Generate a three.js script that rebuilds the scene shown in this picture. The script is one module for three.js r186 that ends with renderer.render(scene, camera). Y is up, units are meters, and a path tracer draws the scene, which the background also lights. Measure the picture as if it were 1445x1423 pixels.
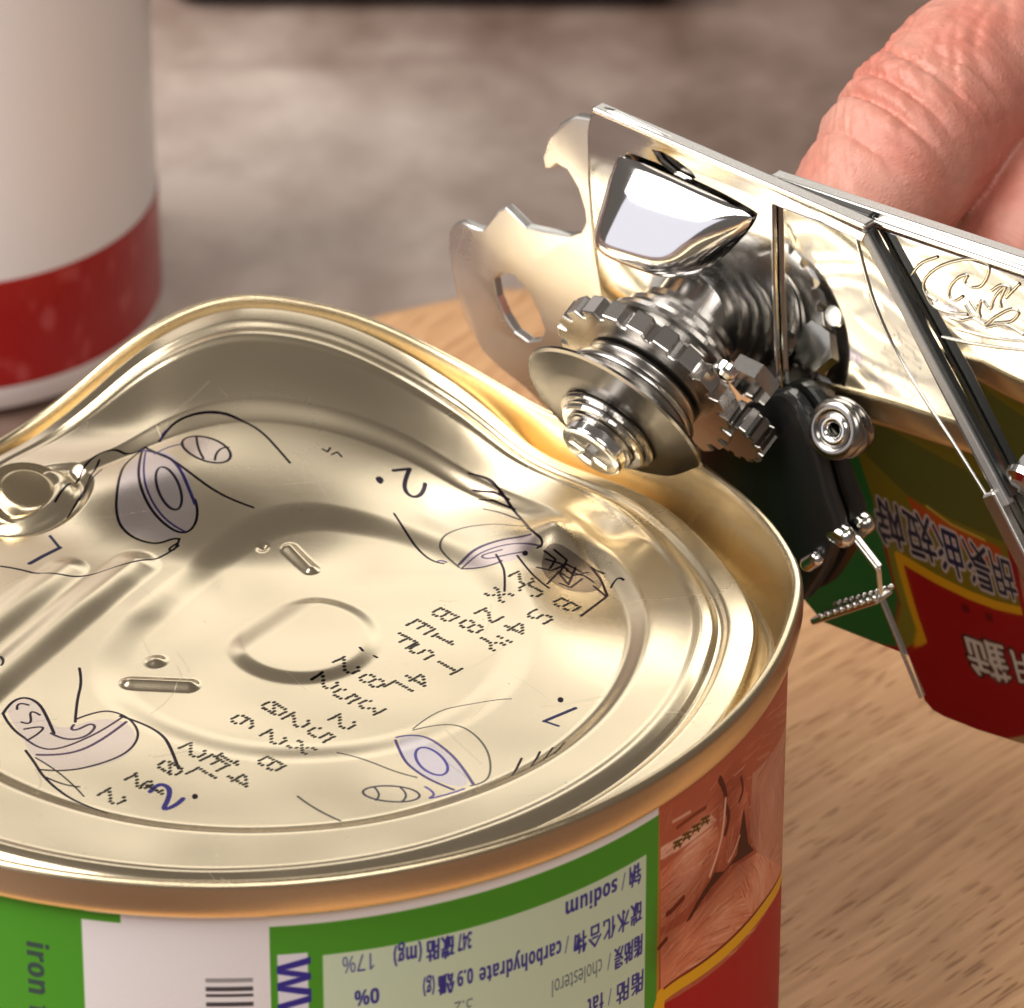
import * as THREE from 'three';
import { RoundedBoxGeometry } from 'three/addons/geometries/RoundedBoxGeometry.js';
import { MarchingCubes } from 'three/addons/objects/MarchingCubes.js';
import { mergeGeometries, mergeVertices, toCreasedNormals } from 'three/addons/utils/BufferGeometryUtils.js';
import { RectAreaLightUniformsLib } from 'three/addons/lights/RectAreaLightUniformsLib.js';
import { ImprovedNoise } from 'three/addons/math/ImprovedNoise.js';

// ---------------------------------------------------------------- camera, lamps, exposure
const V = (x, y, z) => new THREE.Vector3(x, y, z);
const scene = new THREE.Scene();
const W = 1445, H = 1423, FOCAL = 9000, PITCH = 31 * Math.PI / 180;
const HC = 0.051, R = 0.0495;                       // height and rim radius of the opened can
const right = V(1, 0, 0), up = V(0, Math.cos(PITCH), -Math.sin(PITCH)), back = V(0, Math.sin(PITCH), Math.cos(PITCH));
const eye = V(0.0242042, 0.3412598, 0.4730758);
const camera = new THREE.PerspectiveCamera(2 * Math.atan(H / 2 / FOCAL) * 180 / Math.PI, W / H, 0.02, 20);
camera.position.copy(eye);
camera.lookAt(eye.clone().sub(back));
camera.focus = 0.553;
camera.userData.fStop = 62;
camera.updateMatrixWorld();

const renderer = new THREE.WebGLRenderer({ antialias: true });
renderer.toneMapping = THREE.LinearToneMapping;
renderer.toneMappingExposure = 1.05;
renderer.shadowMap.enabled = true;
RectAreaLightUniformsLib.init();
scene.background = new THREE.Color(0.135, 0.118, 0.104);
function softbox(color, intensity, w, h, from, to) {
  const l = new THREE.RectAreaLight(color, intensity, w, h);
  l.position.copy(from); l.lookAt(to); scene.add(l);
  return l;
}
softbox(0xfffaf2, 1.24, 1.7, 0.44, V(0.12, 0.74, -1.26), V(0, 0.05, 0));        // wide window light behind the table
softbox(0xfff9f2, 6.6, 1.1, 1.1, V(-0.86, 1.08, 0.22), V(0.05, 0.05, 0));        // large bright lamp on the left
softbox(0xf4f4ff, 0.95, 1.0, 0.7, V(-1.0, 0.32, 0.42), V(0.03, 0.06, 0));        // pale window low on the left
softbox(0xfffaf4, 4.4, 0.9, 0.5, V(0.34, 1.0, 0.95), V(0.0, 0.03, 0));           // soft front fill

// ---------------------------------------------------------------- measuring: where a sight line meets a height or a plane
const ray = (px, py) => right.clone().multiplyScalar((px - W / 2) / FOCAL).addScaledVector(up, -(py - H / 2) / FOCAL).sub(back);
const atY = (px, py, y) => { const d = ray(px, py); return eye.clone().addScaledVector(d, (y - eye.y) / d.y); };
const atPlane = (px, py, q, n) => { const d = ray(px, py); return eye.clone().addScaledVector(d, q.clone().sub(eye).dot(n) / d.dot(n)); };
const atDepth = (px, py, z) => eye.clone().addScaledVector(ray(px, py), z);
const seen = (p) => { const d = p.clone().sub(eye), z = -d.dot(back); return [W / 2 + FOCAL * d.dot(right) / z, H / 2 - FOCAL * d.dot(up) / z, z]; };
const camDir = (a, b, c) => V(0, 0, 0).addScaledVector(right, a).addScaledVector(up, b).addScaledVector(back, c).normalize();

// ---------------------------------------------------------------- helpers
let seed = 7;
const rnd = () => { seed = (seed * 16807) % 2147483647; return seed / 2147483647; };
const noise3 = new ImprovedNoise(), NZ = (x, y, z = 0) => noise3.noise(x, y, z);
const fbm = (x, y, z = 0, o = 4) => { let s = 0, a = 1, f = 1; for (let i = 0; i < o; i++) { s += a * NZ(x * f, y * f, z + i * 7.3); a *= 0.5; f *= 2; } return s; };
const clamp = (x, a = 0, b = 1) => Math.min(b, Math.max(a, x));
const sst = (a, b, x) => { const t = clamp((x - a) / (b - a)); return t * t * (3 - 2 * t); };
const lerp = (a, b, t) => a + (b - a) * t;
const names = {};
const numbered = (n) => { const k = names[n] = (names[n] ?? -1) + 1; return k ? n + '_' + String(k).padStart(3, '0') : n; };
function thing(name, label, category, pos = V(0, 0, 0)) {
  const o = new THREE.Group(); o.name = numbered(name); o.position.copy(pos); o.userData = { label, category }; scene.add(o); return o;
}
function part(name, geo, mat, parent, label) {
  const m = new THREE.Mesh(geo, mat); m.name = name; m.castShadow = m.receiveShadow = true; parent.add(m);
  if (label) m.userData.label = label;
  return m;
}
const tex = (c, srgb = true, rep) => {
  const t = new THREE.CanvasTexture(c); if (srgb) t.colorSpace = THREE.SRGBColorSpace;
  t.magFilter = THREE.LinearFilter; if (rep) t.wrapS = t.wrapT = THREE.RepeatWrapping; return t;
};
const canvas = (w, h) => { const c = document.createElement('canvas'); c.width = w; c.height = h; return [c, c.getContext('2d')]; };
function pixelTex(w, h, fn, srgb = true, rep = true) {   // fn(u, v) -> [r, g, b] 0..255
  const d = new Uint8Array(w * h * 4);
  for (let y = 0; y < h; y++) for (let x = 0; x < w; x++) { const c = fn(x / w, y / h), o = (y * w + x) * 4; d[o] = clamp(c[0], 0, 255); d[o + 1] = clamp(c[1], 0, 255); d[o + 2] = clamp(c[2], 0, 255); d[o + 3] = 255; }
  const t = new THREE.DataTexture(d, w, h); t.magFilter = THREE.LinearFilter; t.minFilter = THREE.LinearFilter;
  if (srgb) t.colorSpace = THREE.SRGBColorSpace; if (rep) t.wrapS = t.wrapT = THREE.RepeatWrapping; t.needsUpdate = true; return t;
}
// a smooth grid surface: fn(i, j) -> Vector3; uv(i, j) -> [u, v]
function grid(n, m, fn, uv, close = false, flip = false) {
  const p = [], t = [], idx = [];
  for (let i = 0; i <= n; i++) for (let j = 0; j <= m; j++) { const q = fn(i, j === m && close ? 0 : j); p.push(q.x, q.y, q.z); const w = uv ? uv(i, j) : [i / n, j / m]; t.push(w[0], w[1]); }
  const k = m + 1;
  for (let i = 0; i < n; i++) for (let j = 0; j < m; j++) {
    const a = i * k + j, b = a + 1, c = a + k, d = c + 1;
    flip ? idx.push(a, b, c, b, d, c) : idx.push(a, c, b, b, c, d);
  }
  const g = new THREE.BufferGeometry();
  g.setAttribute('position', new THREE.Float32BufferAttribute(p, 3)); g.setAttribute('uv', new THREE.Float32BufferAttribute(t, 2)); g.setIndex(idx);
  g.computeVertexNormals();
  if (close) { const N = g.attributes.normal; for (let i = 0; i <= n; i++) { const a = i * k, b = a + m, v = V(N.getX(a) + N.getX(b), N.getY(a) + N.getY(b), N.getZ(a) + N.getZ(b)).normalize(); N.setXYZ(a, v.x, v.y, v.z); N.setXYZ(b, v.x, v.y, v.z); } }
  return g;
}
const std = (o) => new THREE.MeshStandardMaterial(o);
const phy = (o) => new THREE.MeshPhysicalMaterial(o);

// ---------------------------------------------------------------- the setting: counter, wooden board
const CW = [-0.26, -0.34, 0.52];                    // corner and side of the patch of counter that the picture shows
{
  const spot = (px, py) => { const p = atY(px, py, -0.012); return [p.x, p.z]; };
  const pale = [[340, 270, 0.055, 0.05, 1.0], [470, 150, 0.05, 0.03, 0.5], [640, 260, 0.05, 0.04, 0.45], [230, 420, 0.03, 0.03, 0.6], [800, 40, 0.02, 0.008, 0.3], [620, 50, 0.03, 0.008, 0.3]].map(([x, y, a, b, w]) => [...spot(x, y), a, b, w]);
  const seam = [[250, 95], [700, 85], [890, 190]].map(([x, y]) => spot(x, y));
  const toSeg = (x, z, a, b) => { const ux = b[0] - a[0], uz = b[1] - a[1], t = clamp(((x - a[0]) * ux + (z - a[1]) * uz) / (ux * ux + uz * uz)); return Math.hypot(x - a[0] - ux * t, z - a[1] - uz * t); };
  const t = pixelTex(1024, 1024, (u, v) => {
    const x = CW[0] + u * CW[2], z = CW[1] + CW[2] - v * CW[2], n = fbm(x * 55, z * 40, 3, 5), m = fbm(x * 160, z * 120, 8, 3), c = fbm(x * 18, z * 14, 1, 3);
    let w = 0; for (const [a, b, sx, sz, k] of pale) w = Math.max(w, k * Math.exp(-(((x - a) / sx) ** 2 + ((z - b) / sz) ** 2)));
    let g = clamp(0.06 + 1.0 * w + 0.24 * n + 0.10 * m + 0.22 * c);
    g *= 1 - 0.2 * Math.exp(-((Math.min(toSeg(x, z, seam[0], seam[1]), toSeg(x, z, seam[1], seam[2])) / 0.0022) ** 2));
    return [lerp(96, 222, g), lerp(70, 206, g), lerp(58, 195, g)];
  });
  t.wrapS = t.wrapT = THREE.MirroredRepeatWrapping;
  const g = new THREE.PlaneGeometry(3, 3, 1, 1); g.rotateX(-Math.PI / 2); g.translate(0, -0.012, -0.2);
  const uv = g.attributes.uv, q = g.attributes.position; for (let i = 0; i < uv.count; i++) uv.setXY(i, (q.getX(i) - CW[0]) / CW[2], (CW[1] + CW[2] - q.getZ(i)) / CW[2]);
  const m = new THREE.Mesh(g, std({ map: t, roughness: 0.6 })); m.name = 'counter'; m.receiveShadow = true;
  m.userData = { kind: 'structure', label: 'mottled grey brown counter top behind the can', category: 'counter' }; scene.add(m);
}
// wood: grain runs along u
const woodFn = (u, v, bump) => {
  const x = u * 190, y = v * 190;                 // mm on the board
  const wob = 9 * fbm(x / 90, y / 60, 2, 3);
  const ring = fbm((y + wob) / 7, x / 160, 5, 3), fine = fbm((y + wob * 0.5) / 1.1, x / 22, 9, 3), tone = fbm(x / 80 + 4, y / 50, 11, 3);
  // short dark pores drawn out along the grain
  const pr = NZ((y + wob * 0.4) / 0.40, x / 5.2, 21) + 0.5 * NZ((y + wob * 0.4) / 0.23, x / 3.0, 33), thick = clamp(0.5 + 0.9 * fbm(x / 45, y / 26, 41, 2));
  const pore = sst(0.30, 0.56, pr) * (0.25 + 0.75 * thick);
  if (bump) return 175 + 26 * fine - 130 * pore;
  const k = clamp(0.5 + 0.26 * ring + 0.34 * fine + 0.36 * tone);
  const d = 1 - 0.25 * pore, e = 1 - 0.33 * pore, q = 1 - 0.4 * pore;
  return [lerp(186, 240, k) * d, lerp(134, 192, k) * e, lerp(88, 140, k) * q];
};
{
  const col = pixelTex(2048, 2048, (u, v) => woodFn(u, v), true), bmp = pixelTex(1536, 1536, (u, v) => { const b = woodFn(u, v, true); return [b, b, b]; }, false);
  const ring = [[-700, 1050], [30, 650], [545, 446], [706, 411], [760, 410], [1560, 600], [2300, 1500], [900, 2600], [-900, 2000]].map((p) => atY(p[0], p[1], 0)), s = new THREE.Shape();
  ring.forEach((p, i) => (i ? s.lineTo(p.x, p.z) : s.moveTo(p.x, p.z)));
  const g = new THREE.ExtrudeGeometry(s, { depth: 0.0085, bevelEnabled: true, bevelSize: 0.0015, bevelThickness: 0.0015, bevelSegments: 3 });
  g.rotateX(Math.PI / 2); g.translate(0, -0.0015, 0);
  const pos = g.attributes.position, uv = g.attributes.uv, ca = Math.cos(0.80), sa = Math.sin(0.80);
  for (let i = 0; i < pos.count; i++) { const x = pos.getX(i), z = -pos.getZ(i); uv.setXY(i, (x * ca + z * sa) / 0.19 + pos.getY(i) * 3, (-x * sa + z * ca) / 0.19 + pos.getY(i) * 3); }
  const o = thing('cutting_board', 'light brown wooden board with dark grain lines under the opened can', 'board');
  part('board', g, phy({ map: col, bumpMap: bmp, bumpScale: 0.0004, roughness: 0.5, clearcoat: 0.12, clearcoatRoughness: 0.35 }), o);
}
// ---------------------------------------------------------------- the opened can
// rim outline by azimuth (0 = towards the viewer, + = right): radius and height, pressed down where the opener bites and beside the rivet
const rimKnots = (() => {
  const k = [];
  for (let a = -100; a <= 80; a += 20) k.push([a, R, HC]);
  const pts = [[1135, 815, 0], [1100, 745, 0.0003], [1040, 685, 0.0008], [975, 640, 0.0018], [880, 607, 0.0034], [790, 583, 0.0046], [740, 557, 0.0046], [680, 522, 0.0038], [620, 490, 0.0028], [550, 456, 0.0015], [480, 431, 0.0006], [400, 415, 0], [330, 411, 0], [262, 430, 0.0008],
    [200, 463, 0.0022], [150, 500, 0.0042], [100, 545, 0.0066], [50, 583, 0.0084], [0, 616, 0.0096], [-70, 652, 0.0096], [-150, 668, 0.0074], [-240, 668, 0.004]];
  for (const [x, y, d] of pts) { const p = atY(x, y, HC - d); let a = Math.atan2(p.x, p.z) * 180 / Math.PI; if (a < -100 || a > -100 && a < 0) a += 360; k.push([a, Math.hypot(p.x, p.z), HC - d]); }
  k.sort((a, b) => a[0] - b[0]);
  return k;
})();
function rimAt(th) {                                 // Catmull-Rom over the knots, periodic
  let a = th * 180 / Math.PI; while (a < -100) a += 360; while (a >= 260) a -= 360;
  const n = rimKnots.length, K = (i) => { const q = rimKnots[((i % n) + n) % n]; return [q[0] + 360 * Math.floor(i / n), q[1], q[2]]; };
  let i = 0; while (i < n - 1 && rimKnots[i + 1][0] <= a) i++;
  const p0 = K(i - 1), p1 = K(i), p2 = K(i + 1), p3 = K(i + 2), d = p2[0] - p1[0], t = (a - p1[0]) / d;
  const h = (c) => { const m1 = (p2[c] - p0[c]) / (p2[0] - p0[0]) * d, m2 = (p3[c] - p1[c]) / (p3[0] - p1[0]) * d, t2 = t * t, t3 = t2 * t; return (2 * t3 - 3 * t2 + 1) * p1[c] + (t3 - 2 * t2 + t) * m1 + (-2 * t3 + 3 * t2) * p2[c] + (t3 - t2) * m2; };
  return [h(1), h(2)];
}
const RIM = Array.from({ length: 1440 }, (_, i) => rimAt((i / 1440) * 2 * Math.PI));
// smoothed a little so that the bent tin has no kinks
for (let pass = 0; pass < 10; pass++) { const o = RIM.map((q) => q.slice()); for (let i = 0; i < 1440; i++) for (let c = 0; c < 2; c++) RIM[i][c] = (o[(i + 1436) % 1440][c] + 2 * o[i][c] + o[(i + 4) % 1440][c]) / 4; }
const rim = (th) => { let f = th / (2 * Math.PI); f -= Math.floor(f); f *= 1440; const i = Math.floor(f), t = f - i, a = RIM[i % 1440], b = RIM[(i + 1) % 1440]; return [lerp(a[0], b[0], t), lerp(a[1], b[1], t)]; };

// pressed relief of the lid in its own undented plan, mm below the rim; axis: from the rivet towards the front right
const mmA = (x, z) => (x + z) * Math.SQRT1_2 * 1000, mmB = (x, z) => (x - z) * Math.SQRT1_2 * 1000;     // along and across the rivet axis
const RIVET = [-20.5, -22.0];
const bead = (d, w) => { const t = clamp(Math.abs(d) / w); return (1 - t * t) * (1 - t * t); };
function capsule(x, z, ax, az, bx, bz, w) { const ux = bx - ax, uz = bz - az, t = clamp(((x - ax) * ux + (z - az) * uz) / (ux * ux + uz * uz)); return bead(Math.hypot(x - ax - ux * t, z - az - uz * t), w); }
function relief(x, z, soft = false) {                 // metres in plan -> mm; soft: without the sharp steps
  const X = x * 1000, Z = z * 1000, r = Math.hypot(X, Z), a = 0.87 * X + 0.5 * Z;
  let h = -5.0;
  const bl = a + 7.4, r1 = Math.hypot(X - 2.6, Z - 1.4), ex = X - 6.2, ez = Z - 2.6, r2 = Math.hypot(ex / 19.4, ez / 19.8), qa = (r2 - 1) * 19, qb = -bl, qk = clamp(0.5 + 0.5 * (qa - qb) / 6), q = lerp(qb, qa, qk) + 6 * qk * (1 - qk);
  if (soft) return h - 0.9 * (1 - sst(27, 38, r1)) - 0.9 * (1 - sst(-5, 5, q));
  h -= 2.4 * sst(45.3, 46.5, r);                        // countersink
  h -= 0.42 * bead(r - 42.4, 0.8);                     // groove near the edge
  h += 0.18 * bead(r - 40.8, 0.9);
  h -= 0.85 * (1 - sst(31.4, 33.8, r1));                 // lower inner panel
  h -= 0.38 * (1 - sst(-2.4, 1.2, q));                  // sunk field for the pull tab, squared off towards the rivet
  h += 0.5 * capsule(X, Z, -23.8, 16.4, -9.3, -8.8, 2.5);     // straight beads across the rivet side
  h += 0.35 * capsule(X, Z, -27.4, 12.4, -15.4, -8.2, 2.3);
  const e2 = Math.hypot((X - 6.0) / 6.3, (Z - 3.4) / 6.6), cut2 = 0.8 * (X - 6.0) + 0.6 * (Z - 3.4) + 5.2;   // finger dimple
  h += 0.30 * (1 - sst(0.84, 1.12, e2)) * sst(-0.4, 3.0, cut2);
  h += 0.45 * capsule(X, Z, -8.6, 10.4, -3.6, 10.8, 1.1);     // short tab-rest beads
  h += 0.40 * capsule(X, Z, 4.4, -11.6, 6.4, -8.4, 0.9);
  h += 0.3 * bead(Math.hypot(X + 6.6, Z - 7.0), 1.1);
  h -= 0.25 * bead(Math.hypot(X - 2.0, Z + 11.6), 0.7);
  const rr = Math.hypot(X - RIVET[0], Z - RIVET[1]);     // rivet boss
  h += 0.8 * (1 - sst(3.2, 5.2, rr)) - 0.5 * bead(rr - 5.6, 1.2);
  return h;
}
const LID_IN = R - 0.0027;                            // where the lid meets the chuck wall
function lidPoint(x, z, flat = false) {                             // undented plan -> bent lid in the room
  const r = Math.hypot(x, z), th = Math.atan2(x, z), [rho, hr] = rim(th), s = r / R;
  const k = sst(0.25, 1.0, s), rr = r * (1 - (1 - rho / R) * k * s);
  const X = x * 1000, Z = z * 1000;
  let h = relief(x, z, flat) - (HC - hr) * 1000 * Math.pow(s, 2.2);
  h += 0.9 * (1 - s * s) * 0.6;                         // slight dome
  h += 2.1 * Math.exp(-((X - 29.5) ** 2 + (Z + 14.0) ** 2) / 11) - 1.5 * Math.exp(-((X - 33.5) ** 2 + (Z + 15.5) ** 2) / 12);   // knocked up beside the wheel
  h -= 1.1 * Math.exp(-((X - 22) ** 2 / 40 + (Z + 23) ** 2 / 60));
  h += 0.9 * Math.exp(-((mmB(x, z) - 6) ** 2) / 34) * sst(-16, -29, mmA(x, z)) - 0.7 * Math.exp(-((mmB(x, z) + 1) ** 2) / 20) * sst(-18, -30, mmA(x, z)); // folds beside the rivet
  h += 2.0 * Math.exp(-(((X - 3) ** 2) / 520 + ((Z + 44) ** 2) / 110));
  h += 0.10 * Math.max(0, Math.hypot(Math.max(0, -8 - Z), 3) - 3) * (1 - 0.6 * sst(20, 34, X));      // the far side stands up
  h += 1.2 * Math.exp(-((X + 9) ** 2 / 110 + (Z + 21) ** 2 / 60));                    // dented up beside the first drawing
  h += 0.12 * fbm(x * 60, z * 60, 4, 2);
  return V(rr * Math.sin(th), HC + h / 1000, rr * Math.cos(th));
}
// the spot of the undented lid that shows at a point of the photograph
function lidSpot(px, py) {
  let p = atY(px, py, HC - 0.003), x = p.x, z = p.z;
  for (let i = 0; i < 14; i++) {
    const e = 1e-5, f = (a, b) => seen(lidPoint(a, b, true)), s0 = f(x, z), sx = f(x + e, z), sz = f(x, z + e);
    const a = (sx[0] - s0[0]) / e, b = (sz[0] - s0[0]) / e, c = (sx[1] - s0[1]) / e, d = (sz[1] - s0[1]) / e, D = a * d - b * c, u = px - s0[0], v = py - s0[1];
    const dx = clamp((d * u - b * v) / D, -0.003, 0.003), dz = clamp((a * v - c * u) / D, -0.003, 0.003);
    x += 0.8 * dx; z += 0.8 * dz;
  }
  return [x, z];
}
// ink on the lid
const LT = 2048, LS = 0.046, toLid = (px, py) => { const [x, z] = lidSpot(px, py); return [(x / LS * 0.5 + 0.5) * LT, (z / LS * 0.5 + 0.5) * LT]; };
const [inkC, ink] = canvas(LT, LT);
{
  ink.fillStyle = 'rgb(240,225,195)'; ink.fillRect(0, 0, LT, LT);
  // very fine rolling direction of the tin
  for (let i = 0; i < 900; i++) { ink.fillStyle = `rgba(${rnd() < 0.5 ? '255,246,220' : '200,182,140'},${0.03 + 0.05 * rnd()})`; ink.fillRect(rnd() * LT, rnd() * LT, 90 + 500 * rnd(), 1); }
  ink.lineCap = ink.lineJoin = 'round';
  const line = (pts, w = 5, col = '#231a2c', smooth = true, closed = false) => {
    const q = pts.map((p) => toLid(p[0], p[1])); ink.strokeStyle = col; ink.lineWidth = w * 0.78; ink.beginPath(); ink.moveTo(q[0][0], q[0][1]);
    if (smooth && q.length > 2) { for (let i = 1; i < q.length - 1; i++) { const mx = (q[i][0] + q[i + 1][0]) / 2, my = (q[i][1] + q[i + 1][1]) / 2; ink.quadraticCurveTo(q[i][0], q[i][1], i === q.length - 2 ? q[i + 1][0] : mx, i === q.length - 2 ? q[i + 1][1] : my); } }
    else q.slice(1).forEach((p) => ink.lineTo(p[0], p[1]));
    if (closed) ink.closePath(); ink.stroke();
  };
  const fill = (pts, col) => { ink.fillStyle = col; ink.beginPath(); const q = pts.map((p) => toLid(p[0], p[1])), n = q.length, m = (i) => [(q[i % n][0] + q[(i + 1) % n][0]) / 2, (q[i % n][1] + q[(i + 1) % n][1]) / 2]; ink.moveTo(...m(n - 1)); for (let i = 0; i < n; i++) ink.quadraticCurveTo(q[i][0], q[i][1], ...m(i)); ink.fill(); };
  const oval = (cx, cy, rx, ry, deg, w, col, fc) => { const p = []; for (let i = 0; i <= 40; i++) { const t = i / 40 * 2 * Math.PI, c = Math.cos(deg * Math.PI / 180), s = Math.sin(deg * Math.PI / 180); p.push([cx + rx * Math.cos(t) * c - ry * Math.sin(t) * s, cy + rx * Math.cos(t) * s + ry * Math.sin(t) * c]); } if (fc) fill(p, fc); line(p, w, col, false, true); };
  const D = '#241a26', P = '#4a3f86', G = '#6a665c';
  // drawing top left: can, finger and tab
  fill([[200, 640], [232, 632], [262, 660], [280, 715], [274, 745], [230, 768], [185, 757], [165, 735], [165, 690], [180, 655]], 'rgba(232,222,226,0.75)');
  line([[78, 716], [100, 680], [130, 648], [160, 636], [185, 640], [205, 628]], 7, D); line([[95, 725], [120, 685], [140, 650]], 6, D); line([[112, 700], [130, 672], [143, 660]], 5, D);
  line([[205, 628], [178, 646], [165, 685], [163, 735], [185, 760], [220, 770], [245, 760], [253, 762]], 7, D);
  line([[200, 634], [192, 668], [205, 710], [232, 742], [258, 756], [275, 745], [280, 720], [275, 706]], 7, D); line([[205, 636], [200, 670], [212, 708], [240, 742], [262, 752]], 5, P);
  line([[200, 632], [230, 640], [252, 658], [266, 690], [275, 712]], 8, P); oval(238, 690, 15, 32, -22, 7, '#3a3046', 'rgba(226,218,214,0.7)');
  line([[205, 628], [222, 640], [240, 648], [262, 664], [296, 690], [330, 709], [357, 720]], 7, D);
  line([[224, 620], [236, 605], [262, 590], [300, 582], [335, 586], [368, 606], [392, 634], [409, 654]], 7, D); line([[226, 620], [228, 610], [236, 607]], 5, P);
  line([[218, 640], [236, 628], [258, 626]], 6, P); oval(291, 634, 36, 17, 20, 7, D, 'rgba(225,208,206,0.6)'); line([[277, 616], [278, 634], [287, 648]], 6, D); line([[322, 632], [305, 632], [303, 650]], 6, D);
  line([[253, 762], [250, 772], [243, 780], [236, 776], [250, 768]], 6, D); line([[252, 772], [225, 790], [180, 803], [130, 812], [90, 818], [55, 812]], 6, D);
  // number 1 by the rivet
  line([[42, 796], [60, 786], [84, 774]], 14, '#2b2a52', false); line([[84, 774], [79, 768], [70, 757]], 8, '#2b2a52', false);
  line([[0, 800], [25, 803], [55, 812]], 8, D);
  // number 2 top
  fill([[528, 676], [535, 672], [543, 678], [537, 686]], '#2a2030');
  line([[555, 664], [578, 660]], 11, '#2a2030', false); line([[578, 660], [570, 680], [572, 696], [585, 704], [598, 696], [600, 682]], 12, '#2a2030');
  line([[455, 634], [462, 638], [466, 632]], 5, D, false); line([[468, 642], [476, 638], [482, 645]], 5, D, false);
  // hatch and can, centre right
  for (const q of [[[672, 674], [690, 676], [702, 690], [706, 698]], [[668, 690], [684, 694], [702, 697], [718, 706]], [[676, 702], [692, 702], [706, 708], [726, 716]], [[683, 717], [704, 720], [722, 727], [735, 732]]]) line(q, 7, D);
  line([[662, 672], [684, 676], [703, 692], [724, 715], [740, 734], [746, 745]], 8, D);
  line([[556, 728], [572, 756], [592, 784], [612, 800], [626, 801]], 6, D); line([[618, 798], [622, 795], [630, 799]], 5, P);
  fill([[650, 800], [664, 780], [700, 762], [745, 752], [760, 760], [752, 780], [720, 795], [680, 808], [655, 806]], 'rgba(222,206,216,0.65)');
  line([[648, 806], [622, 785], [620, 770], [634, 754], [668, 742], [712, 738], [742, 742]], 6, G);
  line([[648, 802], [668, 780], [706, 762], [734, 758], [748, 755]], 9, '#5c5266'); line([[651, 808], [672, 788], [708, 770], [738, 766], [764, 772]], 6, '#6f6577');
  line([[652, 808], [676, 808], [703, 800], [708, 795]], 6, '#5c4e62'); line([[708, 778], [685, 786], [678, 792], [690, 794], [706, 788], [726, 782], [738, 780]], 6, '#6d6175');
  line([[746, 745], [752, 752], [766, 762], [764, 772], [758, 774]], 6, D); line([[700, 786], [708, 800], [713, 815], [712, 840]], 6, D);
  line([[730, 786], [742, 802], [758, 820], [775, 832]], 6, D); oval(741, 782, 3, 3, 0, 4, D, D);
  fill([[768, 770], [790, 765], [830, 790], [850, 808], [850, 830], [825, 838], [790, 832], [762, 808]], 'rgba(70,54,58,0.42)');
  for (const q of [[[768, 778], [784, 790], [776, 803]], [[782, 776], [800, 790], [790, 808], [806, 818]], [[758, 802], [778, 806], [800, 796], [820, 806]], [[772, 826], [788, 808], [802, 826], [812, 800]], [[800, 806], [826, 812], [838, 820]], [[790, 824], [805, 830], [822, 816]], [[770, 790], [792, 796], [810, 812], [830, 806]]]) line(q, 6, D, false);
  line([[834, 798], [852, 806]], 7, D, false); line([[836, 800], [848, 815], [857, 838]], 7, '#2d1620', false); line([[838, 826], [856, 840], [820, 870]], 7, '#2d1620', false); line([[862, 826], [870, 810], [880, 820]], 6, D);
  // number 1 right
  line([[812, 998], [768, 1018]], 10, '#332f55', false); line([[768, 1018], [788, 1023]], 7, '#332f55', false); oval(791, 988, 3, 3, 0, 4, D, D);
  // hatch, lower right
  for (const q of [[[797, 1046], [782, 1066]], [[780, 1052], [766, 1075]], [[762, 1058], [750, 1080]], [[736, 1068], [722, 1094]]]) line(q, 6, D, false);
  line([[790, 1058], [760, 1078], [720, 1097], [690, 1106]], 6, D);
  // can drawing, lower centre
  fill([[560, 1048], [580, 1040], [630, 1062], [664, 1100], [650, 1110], [600, 1098], [570, 1078]], 'rgba(214,206,222,0.7)');
  line([[583, 1034], [610, 1012], [660, 998], [721, 991]], 4, G); line([[583, 1036], [620, 1026], [660, 1032], [688, 1056], [694, 1086], [684, 1102], [664, 1106]], 5, G);
  line([[558, 1050], [566, 1074], [590, 1092], [614, 1104], [640, 1112]], 7, '#544a7c'); line([[560, 1046], [584, 1040], [620, 1054], [650, 1078], [668, 1104]], 8, '#6d658e'); oval(609, 1077, 25, 14, 30, 7, '#5a529a', 'rgba(222,214,222,0.6)');
  line([[476, 1068], [520, 1078], [560, 1092], [588, 1098]], 5, G); oval(552, 1120, 40, 10, 2, 6, '#56505c'); line([[528, 1112], [540, 1122], [530, 1129]], 5, '#56505c'); line([[565, 1112], [580, 1122], [566, 1130]], 5, '#56505c');
  line([[600, 1110], [618, 1118], [600, 1126], [640, 1116], [655, 1110]], 6, '#6a60a0');
  line([[420, 1125], [445, 1143], [480, 1155]], 6, G);
  // can drawing, lower left
  fill([[5, 1000], [30, 985], [60, 996], [78, 1035], [140, 1015], [185, 1025], [196, 1056], [160, 1080], [80, 1090], [45, 1070], [30, 1040]], 'rgba(214,196,196,0.55)');
  line([[112, 947], [116, 966], [108, 992], [106, 1020]], 7, D); line([[4, 1008], [14, 992], [34, 984], [54, 992], [66, 1012], [76, 1036]], 8, D); line([[4, 1008], [14, 1030], [34, 1042]], 7, D);
  line([[24, 1002], [22, 990], [40, 996]], 6, D); line([[30, 1020], [46, 1026], [40, 1000], [56, 1010]], 6, D); line([[38, 1046], [56, 1036], [64, 1024], [34, 1030]], 6, D);
  line([[34, 1042], [50, 1056], [80, 1060], [130, 1040], [165, 1022], [172, 1018]], 6, '#3d2c3e'); line([[52, 1066], [90, 1068], [140, 1050], [178, 1024]], 8, '#54425a');
  line([[108, 1016], [140, 1006], [170, 1012], [190, 1026], [197, 1044], [180, 1064], [140, 1080], [90, 1090], [58, 1086]], 6, D);
  line([[72, 1036], [90, 1046], [120, 1042], [136, 1028], [128, 1022], [108, 1032], [98, 1030], [104, 1024]], 7, '#4a3a4c');
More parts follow.
